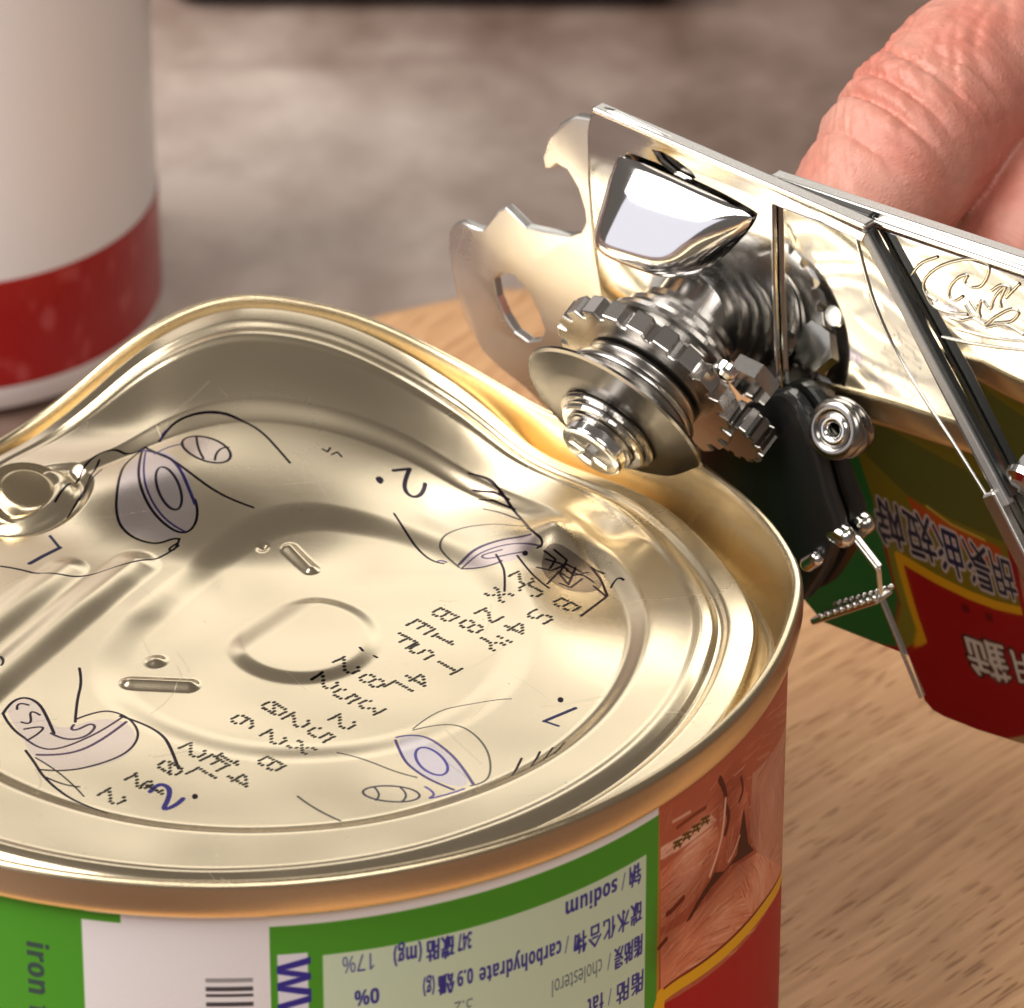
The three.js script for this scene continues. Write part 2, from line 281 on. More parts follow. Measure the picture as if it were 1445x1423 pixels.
  line([[170, 1016], [200, 1026], [226, 1040], [240, 1056], [252, 1086]], 8, D); line([[36, 1060], [50, 1078], [58, 1092], [80, 1112], [110, 1130], [150, 1144]], 7, D);
  line([[65, 1096], [90, 1108], [112, 1110]], 5, D); line([[50, 1070], [90, 1092], [118, 1122]], 4, D);
  line([[0, 930], [8, 940], [2, 946]], 7, D);
  // number 2 lower left
  line([[212, 1118], [222, 1106], [240, 1112], [238, 1128], [228, 1143], [250, 1136], [258, 1128]], 13, '#45408a'); oval(275, 1125, 3, 3, 0, 4, D, D);
  // stamped date code: rows read from upper right to lower left
  const codes = [['B', 799, 855], ['S', 762, 875], ['4', 729, 892], [':', 712, 908], ['Y', 692, 914], ['Z', 690, 875], ['X', 704, 845], ['2', 737, 820], ['C', 749, 838], ['B', 627, 876], ['8', 665, 892], ['E', 594, 893], ['1', 626, 911], ['F', 569, 912], ['S', 595, 928], ['T', 632, 949], ['4', 590, 967],
    ['L', 562, 980], ['2', 490, 950], ['8', 525, 969], ['2', 460, 971], ['5', 488, 990], ['3', 524, 1006], ['2', 484, 1027], ['0', 387, 1008], ['2', 419, 1025], ['5', 452, 1044], ['6', 344, 1027], ['2', 387, 1048], ['X', 426, 1061], ['B', 382, 1083], ['4', 339, 1102], ['2', 273, 1064], ['E', 303, 1080], ['1', 322, 1077], ['0', 240, 1085], ['L', 284, 1096], ['2', 197, 1104], ['1', 216, 1114], ['2', 159, 1124]];
  // 5 x 7 dots per character
  const DOTS = { 0: 'EHJLPHE', 1: '4C4444E', 2: 'EH1248V', 3: 'V2421HE', 4: '26AIV22', 5: 'VGU11HE', 6: '68GUHHE', 8: 'EHHEHHE', B: 'UHHUHHU', C: 'EHGGGHE', E: 'VGGUGGV', F: 'VGGUGGG', L: 'GGGGGGV', S: 'FGGE11U', T: 'V444444', X: 'HHA4AHH', Y: 'HHA4444', Z: 'V12488V', ':': '0440440' };
  ink.fillStyle = '#2a2620';
  for (const [ch, x, y] of codes) {
    const q = toLid(x, y), rows = DOTS[ch]; if (!rows) continue; ink.save(); ink.translate(q[0], q[1]); ink.rotate(Math.PI * 0.75 + 0.06 * (rnd() - 0.5));
    for (let r = 0; r < 7; r++) { const v = parseInt(rows[r], 36); for (let k = 0; k < 5; k++) if (v >> (4 - k) & 1) { const dx = (k - 2) * 6.8 + 1.6 * (rnd() - 0.5), dy = (r - 3) * 8.0 + 1.6 * (rnd() - 0.5); ink.globalAlpha = 0.85 + 0.15 * rnd(); ink.beginPath(); ink.ellipse(dx, dy, 4.5, 3.1 + 0.6 * rnd(), 0, 0, 2 * Math.PI); ink.fill(); } }
    ink.restore();
  }
  ink.globalAlpha = 1;
  line([[508, 926], [512, 930]], 7, D, false); line([[528, 934], [532, 936]], 7, D, false);
  for (let i = 0; i < 60; i++) { ink.fillStyle = 'rgba(90,78,52,0.25)'; const x = rnd() * LT, y = rnd() * LT; ink.fillRect(x, y, 2 + 2 * rnd(), 2 + 2 * rnd()); }
}
const inkTex = tex(inkC); inkTex.anisotropy = 8;
const tinBump = pixelTex(512, 512, (u, v) => { const n = 128 + 60 * NZ(u * 140, v * 140, 3) + 40 * NZ(u * 60, v * 260, 9); return [n, n, n]; }, false);
tinBump.repeat.set(6, 6);
// handling marks: fine scratches and dull smudges
function wearTex(base, n, seed0, len) {
  const [c, k] = canvas(1024, 1024); seed = seed0; k.fillStyle = `rgb(${base},${base},${base})`; k.fillRect(0, 0, 1024, 1024);
  for (let i = 0; i < 70; i++) { const x = rnd() * 1024, y = rnd() * 1024, r = 30 + 130 * rnd(), g = k.createRadialGradient(x, y, 0, x, y, r), v = rnd() < 0.6 ? 215 : 70; g.addColorStop(0, `rgba(${v},${v},${v},0.28)`); g.addColorStop(1, `rgba(${v},${v},${v},0)`); k.fillStyle = g; k.fillRect(x - r, y - r, 2 * r, 2 * r); }
  for (let i = 0; i < n; i++) { const x = rnd() * 1024, y = rnd() * 1024, a = rnd() * 6.28, l = len * (0.2 + rnd()), v = 170 + 85 * rnd(); k.strokeStyle = `rgba(${v},${v},${v},${0.25 + 0.5 * rnd()})`; k.lineWidth = 0.6 + 0.9 * rnd(); k.beginPath(); k.moveTo(x, y); k.quadraticCurveTo(x + l * 0.5 * Math.cos(a) + 8 * rnd(), y + l * 0.5 * Math.sin(a) + 8 * rnd(), x + l * Math.cos(a), y + l * Math.sin(a)); k.stroke(); }
  return tex(c, false, true);
}
const lidWear = wearTex(122, 110, 99, 70), steelWear = wearTex(110, 420, 1234, 160); steelWear.repeat.set(38, 38);
const lidMat = std({ map: inkTex, metalness: 1, roughness: 0.46, roughnessMap: lidWear, bumpMap: tinBump, bumpScale: 0.000006 });
const rimMat = std({ color: new THREE.Color(0.80, 0.66, 0.44), metalness: 1, roughness: 0.22, bumpMap: tinBump, bumpScale: 0.000008 });
const steel = std({ color: new THREE.Color(0.8, 0.79, 0.77), metalness: 1, roughness: 0.13 });

const can = thing('opened_can', 'upside-down round can with bent gold lid printed with opening drawings', 'can');
{
  const NA = 900, NR = 230;
  const g = grid(NR, NA, (i, j) => { const r = LID_IN * i / NR, t = j / NA * 2 * Math.PI; return lidPoint(r * Math.sin(t), r * Math.cos(t)); },
    (i, j) => { const r = LID_IN * i / NR, t = j / NA * 2 * Math.PI; return [r * Math.sin(t) / LS * 0.5 + 0.5, 0.5 - r * Math.cos(t) / LS * 0.5]; }, true);
  const lid = part('lid', g, lidMat, can);
  // rivet with a flat head and a shallow ring
  const q = lidPoint(RIVET[0] / 1000, RIVET[1] / 1000), prof = [[0, 0.0009], [0.0021, 0.00088], [0.0026, 0.0006], [0.0028, 0.0001], [0.0032, -0.0002], [0.0038, 0.0002], [0.0042, -0.0002], [0.0044, -0.001]];
  const rv = new THREE.LatheGeometry(prof.map((p) => new THREE.Vector2(p[0], p[1])), 48), n = V(0.12, 1, 0.28).normalize();
  rv.applyQuaternion(new THREE.Quaternion().setFromUnitVectors(V(0, 1, 0), n)); rv.translate(q.x, q.y + 0.0001, q.z);
  part('rivet', rv, rimMat, lid);
  // seam: chuck wall, crest, outside
  const SP = [[-2.7, -7.3], [-2.38, -7.3], [-1.98, -6.6], [-1.62, -4.0], [-1.24, -1.3], [-1.02, -0.4], [-0.78, -0.06], [-0.5, 0], [-0.25, -0.1], [-0.06, -0.42], [0, -1.0], [0.03, -1.8], [0, -2.6], [-0.1, -3.1], [-0.35, -3.5], [-0.8, -3.65], [-1.4, -3.6]];
  const spl = new THREE.SplineCurve(SP.map((p) => new THREE.Vector2(p[0], p[1]))), M = 60, pr = Array.from({ length: M + 1 }, (_, i) => spl.getPoint(i / M));
  part('rim', grid(M, NA, (i, j) => {
    const t = j / NA * 2 * Math.PI, [rho, h] = rim(t), w = 0.012 * fbm(Math.sin(t) * 9, Math.cos(t) * 9, i * 0.05, 2);
    const rr = rho + pr[i].x / 1000 * (1 - 0 * rho), e = lidPoint(LID_IN * Math.sin(t), LID_IN * Math.cos(t)), k = clamp(i / 8);
    return V(rr * Math.sin(t), h + (pr[i].y + w) / 1000, rr * Math.cos(t)).lerp(e, i < 8 ? (1 - sst(0, 1, k)) : 0);
  }, (i, j) => [j / NA * 12, i / M], true), rimMat, can);
}
// body, following the rim at the top and round at the bottom
const RB = R - 0.00115, bodyR = (t, y) => { const [rho, h] = rim(t), k = sst(HC - 0.03, HC, y); return lerp(RB, rho - 0.00115, k); };
const bodyTop = (t) => rim(t)[1] - 0.0033;
// paper label: canvas over azimuths -100 .. 100 degrees and the whole height
const LW = 2048, LH = 624, A0 = -100 * Math.PI / 180, A1 = 88 * Math.PI / 180;
const onBody = (px, py) => {                           // photograph -> label canvas
  const d = ray(px, py), a = d.x * d.x + d.z * d.z, b = 2 * (eye.x * d.x + eye.z * d.z), c = eye.x * eye.x + eye.z * eye.z - RB * RB, D = b * b - 4 * a * c;
  const t = D > 0 ? (-b - Math.sqrt(D)) / (2 * a) : -b / (2 * a), p = eye.clone().addScaledVector(d, t);
  return [(Math.atan2(p.x, p.z) - A0) / (A1 - A0) * LW, (1 - p.y / HC) * LH];
};
// strokes of a few characters in a unit square, y down
const GLYPH = {
  na: [[.2, .05, .05, .3], [.12, .2, .4, .2], [.1, .4, .4, .4], [.08, .62, .42, .62], [.25, .4, .25, .95], [.25, .95, .45, .8], [.5, .25, .95, .25], [.55, .25, .55, .95], [.92, .25, .92, .95], [.74, .05, .72, .45], [.72, .45, .6, .75], [.72, .45, .86, .72]],
  tan: [[.05, .15, .4, .15], [.25, .15, .1, .5], [.12, .5, .38, .5], [.12, .5, .12, .9], [.38, .5, .38, .9], [.12, .88, .38, .88], [.5, .1, .5, .3], [.7, .02, .7, .3], [.92, .1, .92, .3], [.5, .3, .92, .3], [.5, .42, .95, .42], [.6, .42, .5, .95], [.72, .5, .7, .75], [.7, .7, .95, .95], [.7, .7, .55, .95]],
  shui: [[.5, .02, .5, .95], [.5, .95, .38, .85], [.05, .3, .4, .3], [.4, .3, .05, .85], [.85, .15, .55, .42], [.52, .35, .95, .9]],
  hua: [[.3, .05, .05, .5], [.2, .3, .2, .95], [.9, .15, .5, .5], [.5, .05, .5, .8], [.5, .8, .55, .92], [.55, .92, .95, .92], [.95, .92, .95, .75]],
  he: [[.5, .02, .05, .42], [.5, .02, .95, .42], [.3, .42, .7, .42], [.22, .58, .78, .58], [.22, .58, .22, .95], [.78, .58, .78, .95], [.22, .93, .78, .93]],
  wu: [[.2, .05, .08, .35], [.05, .3, .45, .3], [.25, .05, .25, .95], [.05, .65, .45, .55], [.58, .05, .48, .35], [.52, .25, .95, .25], [.95, .25, .88, .9], [.88, .9, .75, .85], [.68, .25, .5, .7], [.82, .25, .6, .9]],
  gu: [[.1, .1, .4, .1], [.1, .1, .05, .95], [.4, .1, .4, .9], [.1, .4, .4, .4], [.1, .65, .4, .65], [.5, .25, .95, .25], [.72, .05, .72, .5], [.55, .5, .9, .5], [.55, .5, .55, .9], [.9, .5, .9, .9], [.55, .9, .9, .9]],
  gong: [[.4, .05, .05, .5], [.6, .05, .95, .5], [.5, .4, .2, .9], [.2, .9, .75, .85], [.65, .65, .85, .95]],
  zhi: [[.1, .1, .4, .1], [.1, .1, .05, .95], [.4, .1, .4, .9], [.1, .4, .4, .4], [.1, .65, .4, .65], [.9, .1, .55, .3], [.55, .05, .55, .4], [.55, .4, .95, .4], [.55, .55, .9, .55], [.55, .55, .55, .95], [.9, .55, .9, .95], [.55, .75, .9, .75], [.55, .93, .9, .93]],
  you: [[.1, .12, .22, .22], [.05, .38, .18, .46], [.05, .92, .24, .6], [.38, .32, .38, .92], [.92, .32, .92, .92], [.38, .32, .92, .32], [.38, .62, .92, .62], [.38, .92, .92, .92], [.65, .04, .65, .92]],
  chi: [[.05, .08, .5, .08], [.1, .22, .45, .22], [.1, .22, .1, .5], [.45, .22, .45, .5], [.1, .5, .45, .5], [.15, .58, .2, .8], [.4, .58, .34, .8], [.02, .9, .5, .82], [.55, .22, .98, .22], [.76, .04, .76, .45], [.58, .45, .92, .45], [.92, .45, .55, .95], [.62, .52, .98, .95]],
  jin: [[.1, .1, .2, .2], [.05, .38, .18, .46], [.05, .92, .24, .6], [.38, .06, .86, .06], [.86, .06, .86, .36], [.38, .2, .86, .2], [.38, .36, .86, .36], [.32, .5, .94, .5], [.32, .5, .32, .62], [.42, .64, .84, .64], [.84, .64, .4, .95], [.5, .68, .95, .95]],
  guan: [[.14, .04, .05, .2], [.1, .18, .4, .18], [.02, .38, .44, .38], [.24, .18, .24, .84], [.08, .52, .08, .86], [.42, .52, .42, .86], [.08, .86, .42, .86], [.48, .12, .98, .12], [.62, .02, .62, .22], [.84, .02, .84, .22], [.62, .3, .54, .5], [.58, .4, .96, .4], [.58, .4, .58, .96], [.78, .34, .78, .94], [.58, .58, .92, .58], [.58, .76, .92, .76], [.56, .94, .98, .94]],
};
function glyph(c, k, x, y, w, h, lw, col) { c.strokeStyle = col; c.lineWidth = lw; c.lineCap = 'round'; c.lineJoin = 'round'; c.beginPath(); for (const [a, b, d, e] of GLYPH[k]) { c.moveTo(x + a * w, y + b * h); c.lineTo(x + d * w, y + e * h); } c.stroke(); }
const RED = '#b3131d', YEL = '#f0b41e', GRN = '#4f9a2c';
function fishPaint(c, poly, x0, y0, x1, y1) {            // printed photograph of cooked fish, filling a polygon
  c.save(); c.beginPath(); poly.forEach((p, i) => (i ? c.lineTo(p[0], p[1]) : c.moveTo(p[0], p[1]))); c.closePath(); c.clip();
  c.fillStyle = '#b4583c'; c.fillRect(x0, y0, x1 - x0, y1 - y0);
  const cols = ['#c8755a', '#a5432c', '#d08a6e', '#93371f', '#bc6448', '#c96a4c', '#d89a80'];
  for (let i = 0; i < 1100; i++) { const x = lerp(x0, x1, rnd()), y = lerp(y0, y1, rnd()), l = 8 + 34 * rnd(), a = -0.95 + 0.5 * Math.sin(x / 60) + 0.4 * (rnd() - 0.5); c.strokeStyle = cols[Math.floor(rnd() * 7)]; c.globalAlpha = 0.28; c.lineWidth = 0.8 + 2.8 * rnd(); c.beginPath(); c.moveTo(x, y); c.quadraticCurveTo(x + l * Math.cos(a) * 0.5 + 3, y + l * Math.sin(a) * 0.5, x + l * Math.cos(a), y + l * Math.sin(a)); c.stroke(); }
  c.globalAlpha = 1; c.restore();
}
const [labC, lab] = canvas(LW, LH);
{
  const B = onBody, c = lab, poly = (pts, col) => { c.fillStyle = col; c.beginPath(); pts.map((p) => B(p[0], p[1])).forEach((p, i) => (i ? c.lineTo(p[0], p[1]) : c.moveTo(p[0], p[1]))); c.fill(); };
  const X = (px, py) => B(px, py)[0], Y = (px, py) => B(px, py)[1];
  c.fillStyle = RED; c.fillRect(0, 0, LW, LH);
  const xg = X(170, 1300), xw0 = X(115, 1310), xw1 = X(380, 1320), xs = X(455, 1340), xe = X(912, 1220), xf = X(929, 1200), yTop = Y(300, 1292);
  c.fillStyle = GRN; c.fillRect(0, 0, xf, LH);
  c.fillStyle = '#f1eeee'; c.fillRect(xg, 0, xf - xg, yTop + 16); c.fillRect(xg, 0, LW - xg, yTop + 8);
  c.fillStyle = '#ece8ea'; c.fillRect(xw0, Y(115, 1297), xw1 - xw0, LH);
  c.fillStyle = '#ece8ea'; c.fillRect(xg, 0, xw1 - xg, 90);
  c.fillStyle = GRN; c.fillRect(xw1, Y(380, 1318), xf - xw1, LH);
  // white strip with upright letters
  c.fillStyle = '#e4e2ec'; c.fillRect(X(391, 1350), Y(391, 1348), X(434, 1345) - X(391, 1350), LH);
  c.save(); c.translate(X(413, 1350), Y(413, 1348)); c.rotate(Math.PI / 2); c.fillStyle = '#3a3290'; c.font = 'bold 50px sans-serif'; c.textAlign = 'left'; c.textBaseline = 'middle'; c.fillText('WWW', 4, 0); c.fillText('WWW', 5, 0); c.restore();
  // dark upright words on the green
  c.save(); c.translate(X(52, 1335), Y(52, 1328)); c.rotate(Math.PI / 2); c.fillStyle = 'rgba(60,78,74,0.92)'; c.font = 'bold 34px sans-serif'; c.textBaseline = 'middle'; c.fillText('iron', 0, 0); c.fillText('iron', 1.2, 0); c.fillText('fat', 78, 0); c.restore();
  // barcode, lying
  const bx = X(290, 1395), bw = X(357, 1395) - bx, by = Y(330, 1381); let yb = by;
  for (let i = 0; i < 30; i++) { const h = 2 + Math.floor(rnd() * 4) * 1.6; c.fillStyle = i === 0 ? '#9b9799' : '#4c484c'; c.fillRect(bx, yb, bw, h); yb += h + 3 + 4 * rnd(); }
  // pale nutrition panel
  const py0 = Y(455, 1318) + 26; c.fillStyle = '#cfe0c4'; c.fillRect(xs, py0, xe - xs, LH);
  c.fillStyle = '#3f3c8c';
  const fit = (p0, p1, draw, units) => { const a = B(...p0), b = B(...p1), L = Math.hypot(b[0] - a[0], b[1] - a[1]); c.save(); c.translate(a[0], a[1]); c.rotate(Math.PI); c.scale(L / units, 1); draw(); c.restore(); };
  const txt = (s, x0, y0, x1, y1, size, weight = 'bold', col = '#3d3a8c') => { c.font = `${weight} ${size}px sans-serif`; const w = c.measureText(s).width; fit([x0, y0], [x1, y1], () => { c.font = `${weight} ${size}px sans-serif`; c.textAlign = 'left'; c.textBaseline = 'middle'; c.fillStyle = col; c.fillText(s, 0, 0); if (weight) c.fillText(s, 0.6, 0); }, w); };
  const han = (keys, x0, y0, x1, y1, s, lw = 2.7, col = '#3d3a8c') => fit([x0, y0], [x1, y1], () => keys.forEach((k, i) => glyph(c, k, i + 0.04, -s / 2, 0.86, s, 0.001, col)), keys.length);
  const hanzi = (keys, x0, y0, x1, y1, s, lw = 2.7, col = '#3d3a8c') => { const a = B(x0, y0), b = B(x1, y1), w = Math.hypot(b[0] - a[0], b[1] - a[1]) / keys.length; c.save(); c.translate(a[0], a[1]); c.rotate(Math.PI); keys.forEach((k, i) => glyph(c, k, i * w + 0.06 * w, -s / 2, 0.84 * w, s, lw, col)); c.restore(); };
  hanzi(['na'], 906, 1230, 886, 1240, 27); txt('/', 883, 1242, 877, 1246, 27, ''); txt('sodium', 872, 1250, 797, 1284, 29);
  hanzi(['tan', 'shui', 'hua', 'he', 'wu'], 907, 1284, 808, 1330, 27); txt('/', 803, 1332, 797, 1336, 27, ''); txt('carbohydrate', 793, 1338, 676, 1375, 29); txt('0.9', 668, 1377, 645, 1385, 27); hanzi(['gong', 'gu'], 641, 1386, 618, 1393, 25); txt('(g)', 614, 1393, 597, 1398, 27);
  hanzi(['zhi', 'gu', 'jin'], 907, 1332, 866, 1354, 27); txt('/', 862, 1356, 857, 1358, 27, ''); txt('cholesterol', 850, 1363, 778, 1391, 28, '', '#5d6878');
  hanzi(['zhi', 'gu'], 909, 1382, 868, 1404, 28); txt('/', 863, 1405, 858, 1407, 27, ''); txt('fat', 852, 1411, 829, 1419, 29);
  txt('347', 666, 1326, 646, 1333, 29); hanzi(['tan', 'gu'], 642, 1334, 600, 1345, 27); txt('(mg)', 596, 1343, 555, 1353, 28);
  txt('17%', 530, 1356, 482, 1361, 27, ''); txt('0%', 536, 1405, 500, 1409, 27);
  txt('3.2', 668, 1418, 640, 1424, 26, '', '#6d7f80');
  // fish picture, yellow curve, red
  const yt = yTop + 8, flesh = (pts, base, cols, dir, n, len) => {
    c.save(); c.beginPath(); pts.map((p) => B(p[0], p[1])).forEach((p, i) => (i ? c.lineTo(p[0], p[1]) : c.moveTo(p[0], p[1]))); c.closePath(); c.fillStyle = base; c.fill(); c.clip();
    const xs = pts.map((p) => p[0]), ys = pts.map((p) => p[1]), x0 = Math.min(...xs), x1 = Math.max(...xs), y0 = Math.min(...ys), y1 = Math.max(...ys); c.lineCap = 'round';
    for (let i = 0; i < n; i++) {
      const x = lerp(x0, x1, rnd()), y = lerp(y0, y1, rnd()), a = dir + 0.35 * Math.sin(x / 22 + y / 31) + 0.25 * (rnd() - 0.5), l = len * (0.4 + rnd()), p = B(x, y), q = B(x + l * Math.cos(a), y + l * Math.sin(a)), m = B(x + l * 0.5 * Math.cos(a) + 2 * (rnd() - 0.5), y + l * 0.5 * Math.sin(a) + 2 * (rnd() - 0.5));
      c.globalAlpha = 0.22 + 0.38 * rnd(); c.strokeStyle = cols[Math.floor(rnd() * cols.length)]; c.lineWidth = 0.7 + 2.6 * rnd() * rnd(); c.beginPath(); c.moveTo(p[0], p[1]); c.quadraticCurveTo(m[0], m[1], q[0], q[1]); c.stroke();
    }
    c.globalAlpha = 1; c.restore();
  };
  c.fillStyle = '#b98a2c'; c.fillRect(xf, yt, 5, LH);
  const WARM = ['#f3bd9f', '#e08a68', '#c05a3a', '#9a3f26', '#eaa283', '#d06c49', '#ffd6bb'];
  flesh([[930, 1090], [1200, 820], [1200, 1260], [1100, 1240], [932, 1420]], '#bd6044', WARM, -0.9, 900, 26);
  flesh([[932, 1230], [975, 1190], [1010, 1160], [1020, 1190], [1004, 1235], [976, 1275], [940, 1306], [932, 1310]], '#d97f5e', WARM, -1.0, 500, 24);
  flesh([[932, 1196], [968, 1176], [1004, 1150], [1012, 1158], [985, 1180], [940, 1212], [932, 1214]], '#efb397', ['#ffd2ba', '#c9795b', '#a65237'], -0.6, 160, 18);
  flesh([[1016, 1140], [1034, 1118], [1050, 1104], [1060, 1150], [1050, 1194], [1030, 1224], [1012, 1232]], '#cf6c4e', WARM, -1.25, 300, 22);
  flesh([[1062, 1092], [1122, 1010], [1140, 1010], [1140, 1200], [1102, 1228], [1070, 1206], [1058, 1180]], '#cf8a70', ['#e6ab93', '#b96c52', '#f2c0a9', '#9f5038'], -1.3, 420, 26);
  flesh([[932, 1322], [968, 1300], [1006, 1262], [1040, 1222], [1068, 1204], [1104, 1230], [1084, 1262], [1058, 1294], [1010, 1342], [932, 1398]], '#e08763', WARM, -0.55, 700, 26);
  flesh([[1040, 1222], [1068, 1204], [1104, 1230], [1084, 1262], [1058, 1290], [1046, 1262]], '#e69473', ['#ffc9ad', '#b9573a', '#efaa8b', '#9c432b'], 1.25, 240, 18);
  const crack = (pts, w, col) => { c.strokeStyle = col; c.lineCap = 'round'; c.lineJoin = 'round'; const q = pts.map((p) => B(p[0], p[1])); c.lineWidth = w; c.beginPath(); c.moveTo(q[0][0], q[0][1]); for (let i = 1; i < q.length - 1; i++) c.quadraticCurveTo(q[i][0], q[i][1], (q[i][0] + q[i + 1][0]) / 2, (q[i][1] + q[i + 1][1]) / 2); c.lineTo(q[q.length - 1][0], q[q.length - 1][1]); c.stroke(); };
  const shadeGap = (pts, col) => { c.fillStyle = col; c.beginPath(); pts.map((p) => B(p[0], p[1])).forEach((p, i) => (i ? c.lineTo(p[0], p[1]) : c.moveTo(p[0], p[1]))); c.fill(); };
  for (const [x, y, r, al] of [[1046, 1200, 70, 0.5], [1000, 1256, 60, 0.45], [1030, 1130, 50, 0.4], [955, 1275, 50, 0.35], [1110, 1060, 70, 0.3], [940, 1330, 40, 0.35]]) { const q = B(x, y), g = c.createRadialGradient(q[0], q[1], 0, q[0], q[1], r); g.addColorStop(0, `rgba(96,26,14,${al})`); g.addColorStop(1, 'rgba(96,26,14,0)'); c.fillStyle = g; c.fillRect(q[0] - r, q[1] - r, 2 * r, 2 * r); }
  for (const [x, y, r, al] of [[985, 1185, 46, 0.4], [965, 1240, 40, 0.3], [1020, 1300, 60, 0.32], [1075, 1235, 40, 0.4], [1090, 1130, 40, 0.25]]) { const q = B(x, y), g = c.createRadialGradient(q[0], q[1], 0, q[0], q[1], r); g.addColorStop(0, `rgba(255,206,178,${al})`); g.addColorStop(1, 'rgba(255,206,178,0)'); c.fillStyle = g; c.fillRect(q[0] - r, q[1] - r, 2 * r, 2 * r); }
  shadeGap([[1050, 1140], [1056, 1190], [1064, 1200], [1030, 1222], [1004, 1252], [990, 1272], [974, 1298], [968, 1302], [984, 1272], [1004, 1240], [1008, 1232], [1022, 1230], [1040, 1206], [1044, 1176]], '#4c160f');
  crack([[1016, 1100], [1026, 1120], [1022, 1136], [1030, 1150], [1024, 1176]], 8, '#5a1b12'); crack([[1046, 1098], [1050, 1112], [1044, 1130]], 6, '#66241a'); crack([[964, 1268], [950, 1284], [942, 1290]], 7, '#6d2013'); crack([[930, 1338], [940, 1326]], 6, '#5e1c12');
  crack([[1024, 1128], [1022, 1168], [1012, 1208], [1002, 1236]], 5, '#efb79c'); crack([[1044, 1180], [1036, 1204], [1028, 1216]], 4, '#e0a083'); crack([[956, 1168], [976, 1152], [996, 1140]], 5, '#8a3a20'); crack([[950, 1160], [974, 1146]], 4, '#e6ac92');
  for (let i = 0; i < 4; i++) { const x = 956 + i * 13, y = 1190 - i * 11; crack([[x - 4, y + 8], [x, y - 6], [x + 4, y + 5]], 3, '#5e4012'); crack([[x - 5, y], [x + 6, y - 5]], 3, '#5e4012'); crack([[x - 5, y + 6], [x + 6, y + 1]], 2.6, '#5e4012'); }
  const curve = [[929, 1418], [932, 1404], [1000, 1362], [1050, 1316], [1085, 1270], [1106, 1228], [1118, 1200]];
  crack(curve.map((p) => [p[0], p[1] - 8]), 7, '#7a2418'); crack(curve, 15, YEL); crack([[932, 1404], [932, 1440], [932, 1500]], 14, YEL);
}
const labTex = tex(labC); labTex.anisotropy = 8;
const paper = pixelTex(256, 256, (u, v) => { const n = 128 + 80 * NZ(u * 60, v * 60, 2); return [n, n, n]; }, false); paper.repeat.set(8, 3);
{
  const face = (t, y, o) => { const r = bodyR(t, y) + o; return V(r * Math.sin(t), y, r * Math.cos(t)); };
  part('body', grid(40, 360, (i, j) => { const t = j / 360 * 2 * Math.PI, y = lerp(bodyTop(t), 0.0004, i / 40); return face(t, y, -0.00025); }, null, true), std({ color: new THREE.Color(0.62, 0.55, 0.42), metalness: 1, roughness: 0.35 }), can);
  part('label', grid(40, 400, (i, j) => { const t = lerp(A0, A1, j / 400), y = lerp(bodyTop(t) - 0.0001, 0.003, i / 40); return face(t, y, 0); }, (i, j) => { const t = lerp(A0, A1, j / 400), y = lerp(bodyTop(t) - 0.0001, 0.003, i / 40); return [j / 400, y / HC]; }, false),
    phy({ map: labTex, roughness: 0.5, specularIntensity: 0.4, clearcoat: 0.04, clearcoatRoughness: 0.3, bumpMap: paper, bumpScale: 0.00002 }), can, 'printed paper label, upside down');
}

// the label goes on round the right side of the can, where the polished handle mirrors it
const PN = V(-0.6428, 0, 0.766).normalize(), AX = camDir(-0.57, -0.75, 0.335), TX = camDir(0.75, -0.57, 0), BX = AX.clone().cross(TX).normalize();
const O = atY(866, 586, HC + 0.0022), Q = O.clone().addScaledVector(AX, -0.0112).addScaledVector(PN, -0.0028), MIR = -0.0012, OW = O.clone().addScaledVector(back, -0.0030).addScaledVector(up, -0.0006);
const S0 = A1, S1 = 134 * Math.PI / 180, SW = 1024, SH = 1024;
const inMirror = (px, py) => {                          // photograph of the mirror image -> side label canvas
  const q = Q.clone().addScaledVector(PN, MIR), p = atPlane(px, py, q, PN), d = ray(px, py); d.addScaledVector(PN, -2 * d.dot(PN));
  const a = d.x * d.x + d.z * d.z, b = 2 * (p.x * d.x + p.z * d.z), c = p.x * p.x + p.z * p.z - RB * RB, D = Math.max(0, b * b - 4 * a * c), t = (-b - Math.sqrt(D)) / (2 * a); p.addScaledVector(d, t);
  return [(Math.atan2(p.x, p.z) - S0) / (S1 - S0) * SW, (1 - p.y / HC) * SH];
};
const [sideC, sd] = canvas(SW, SH);
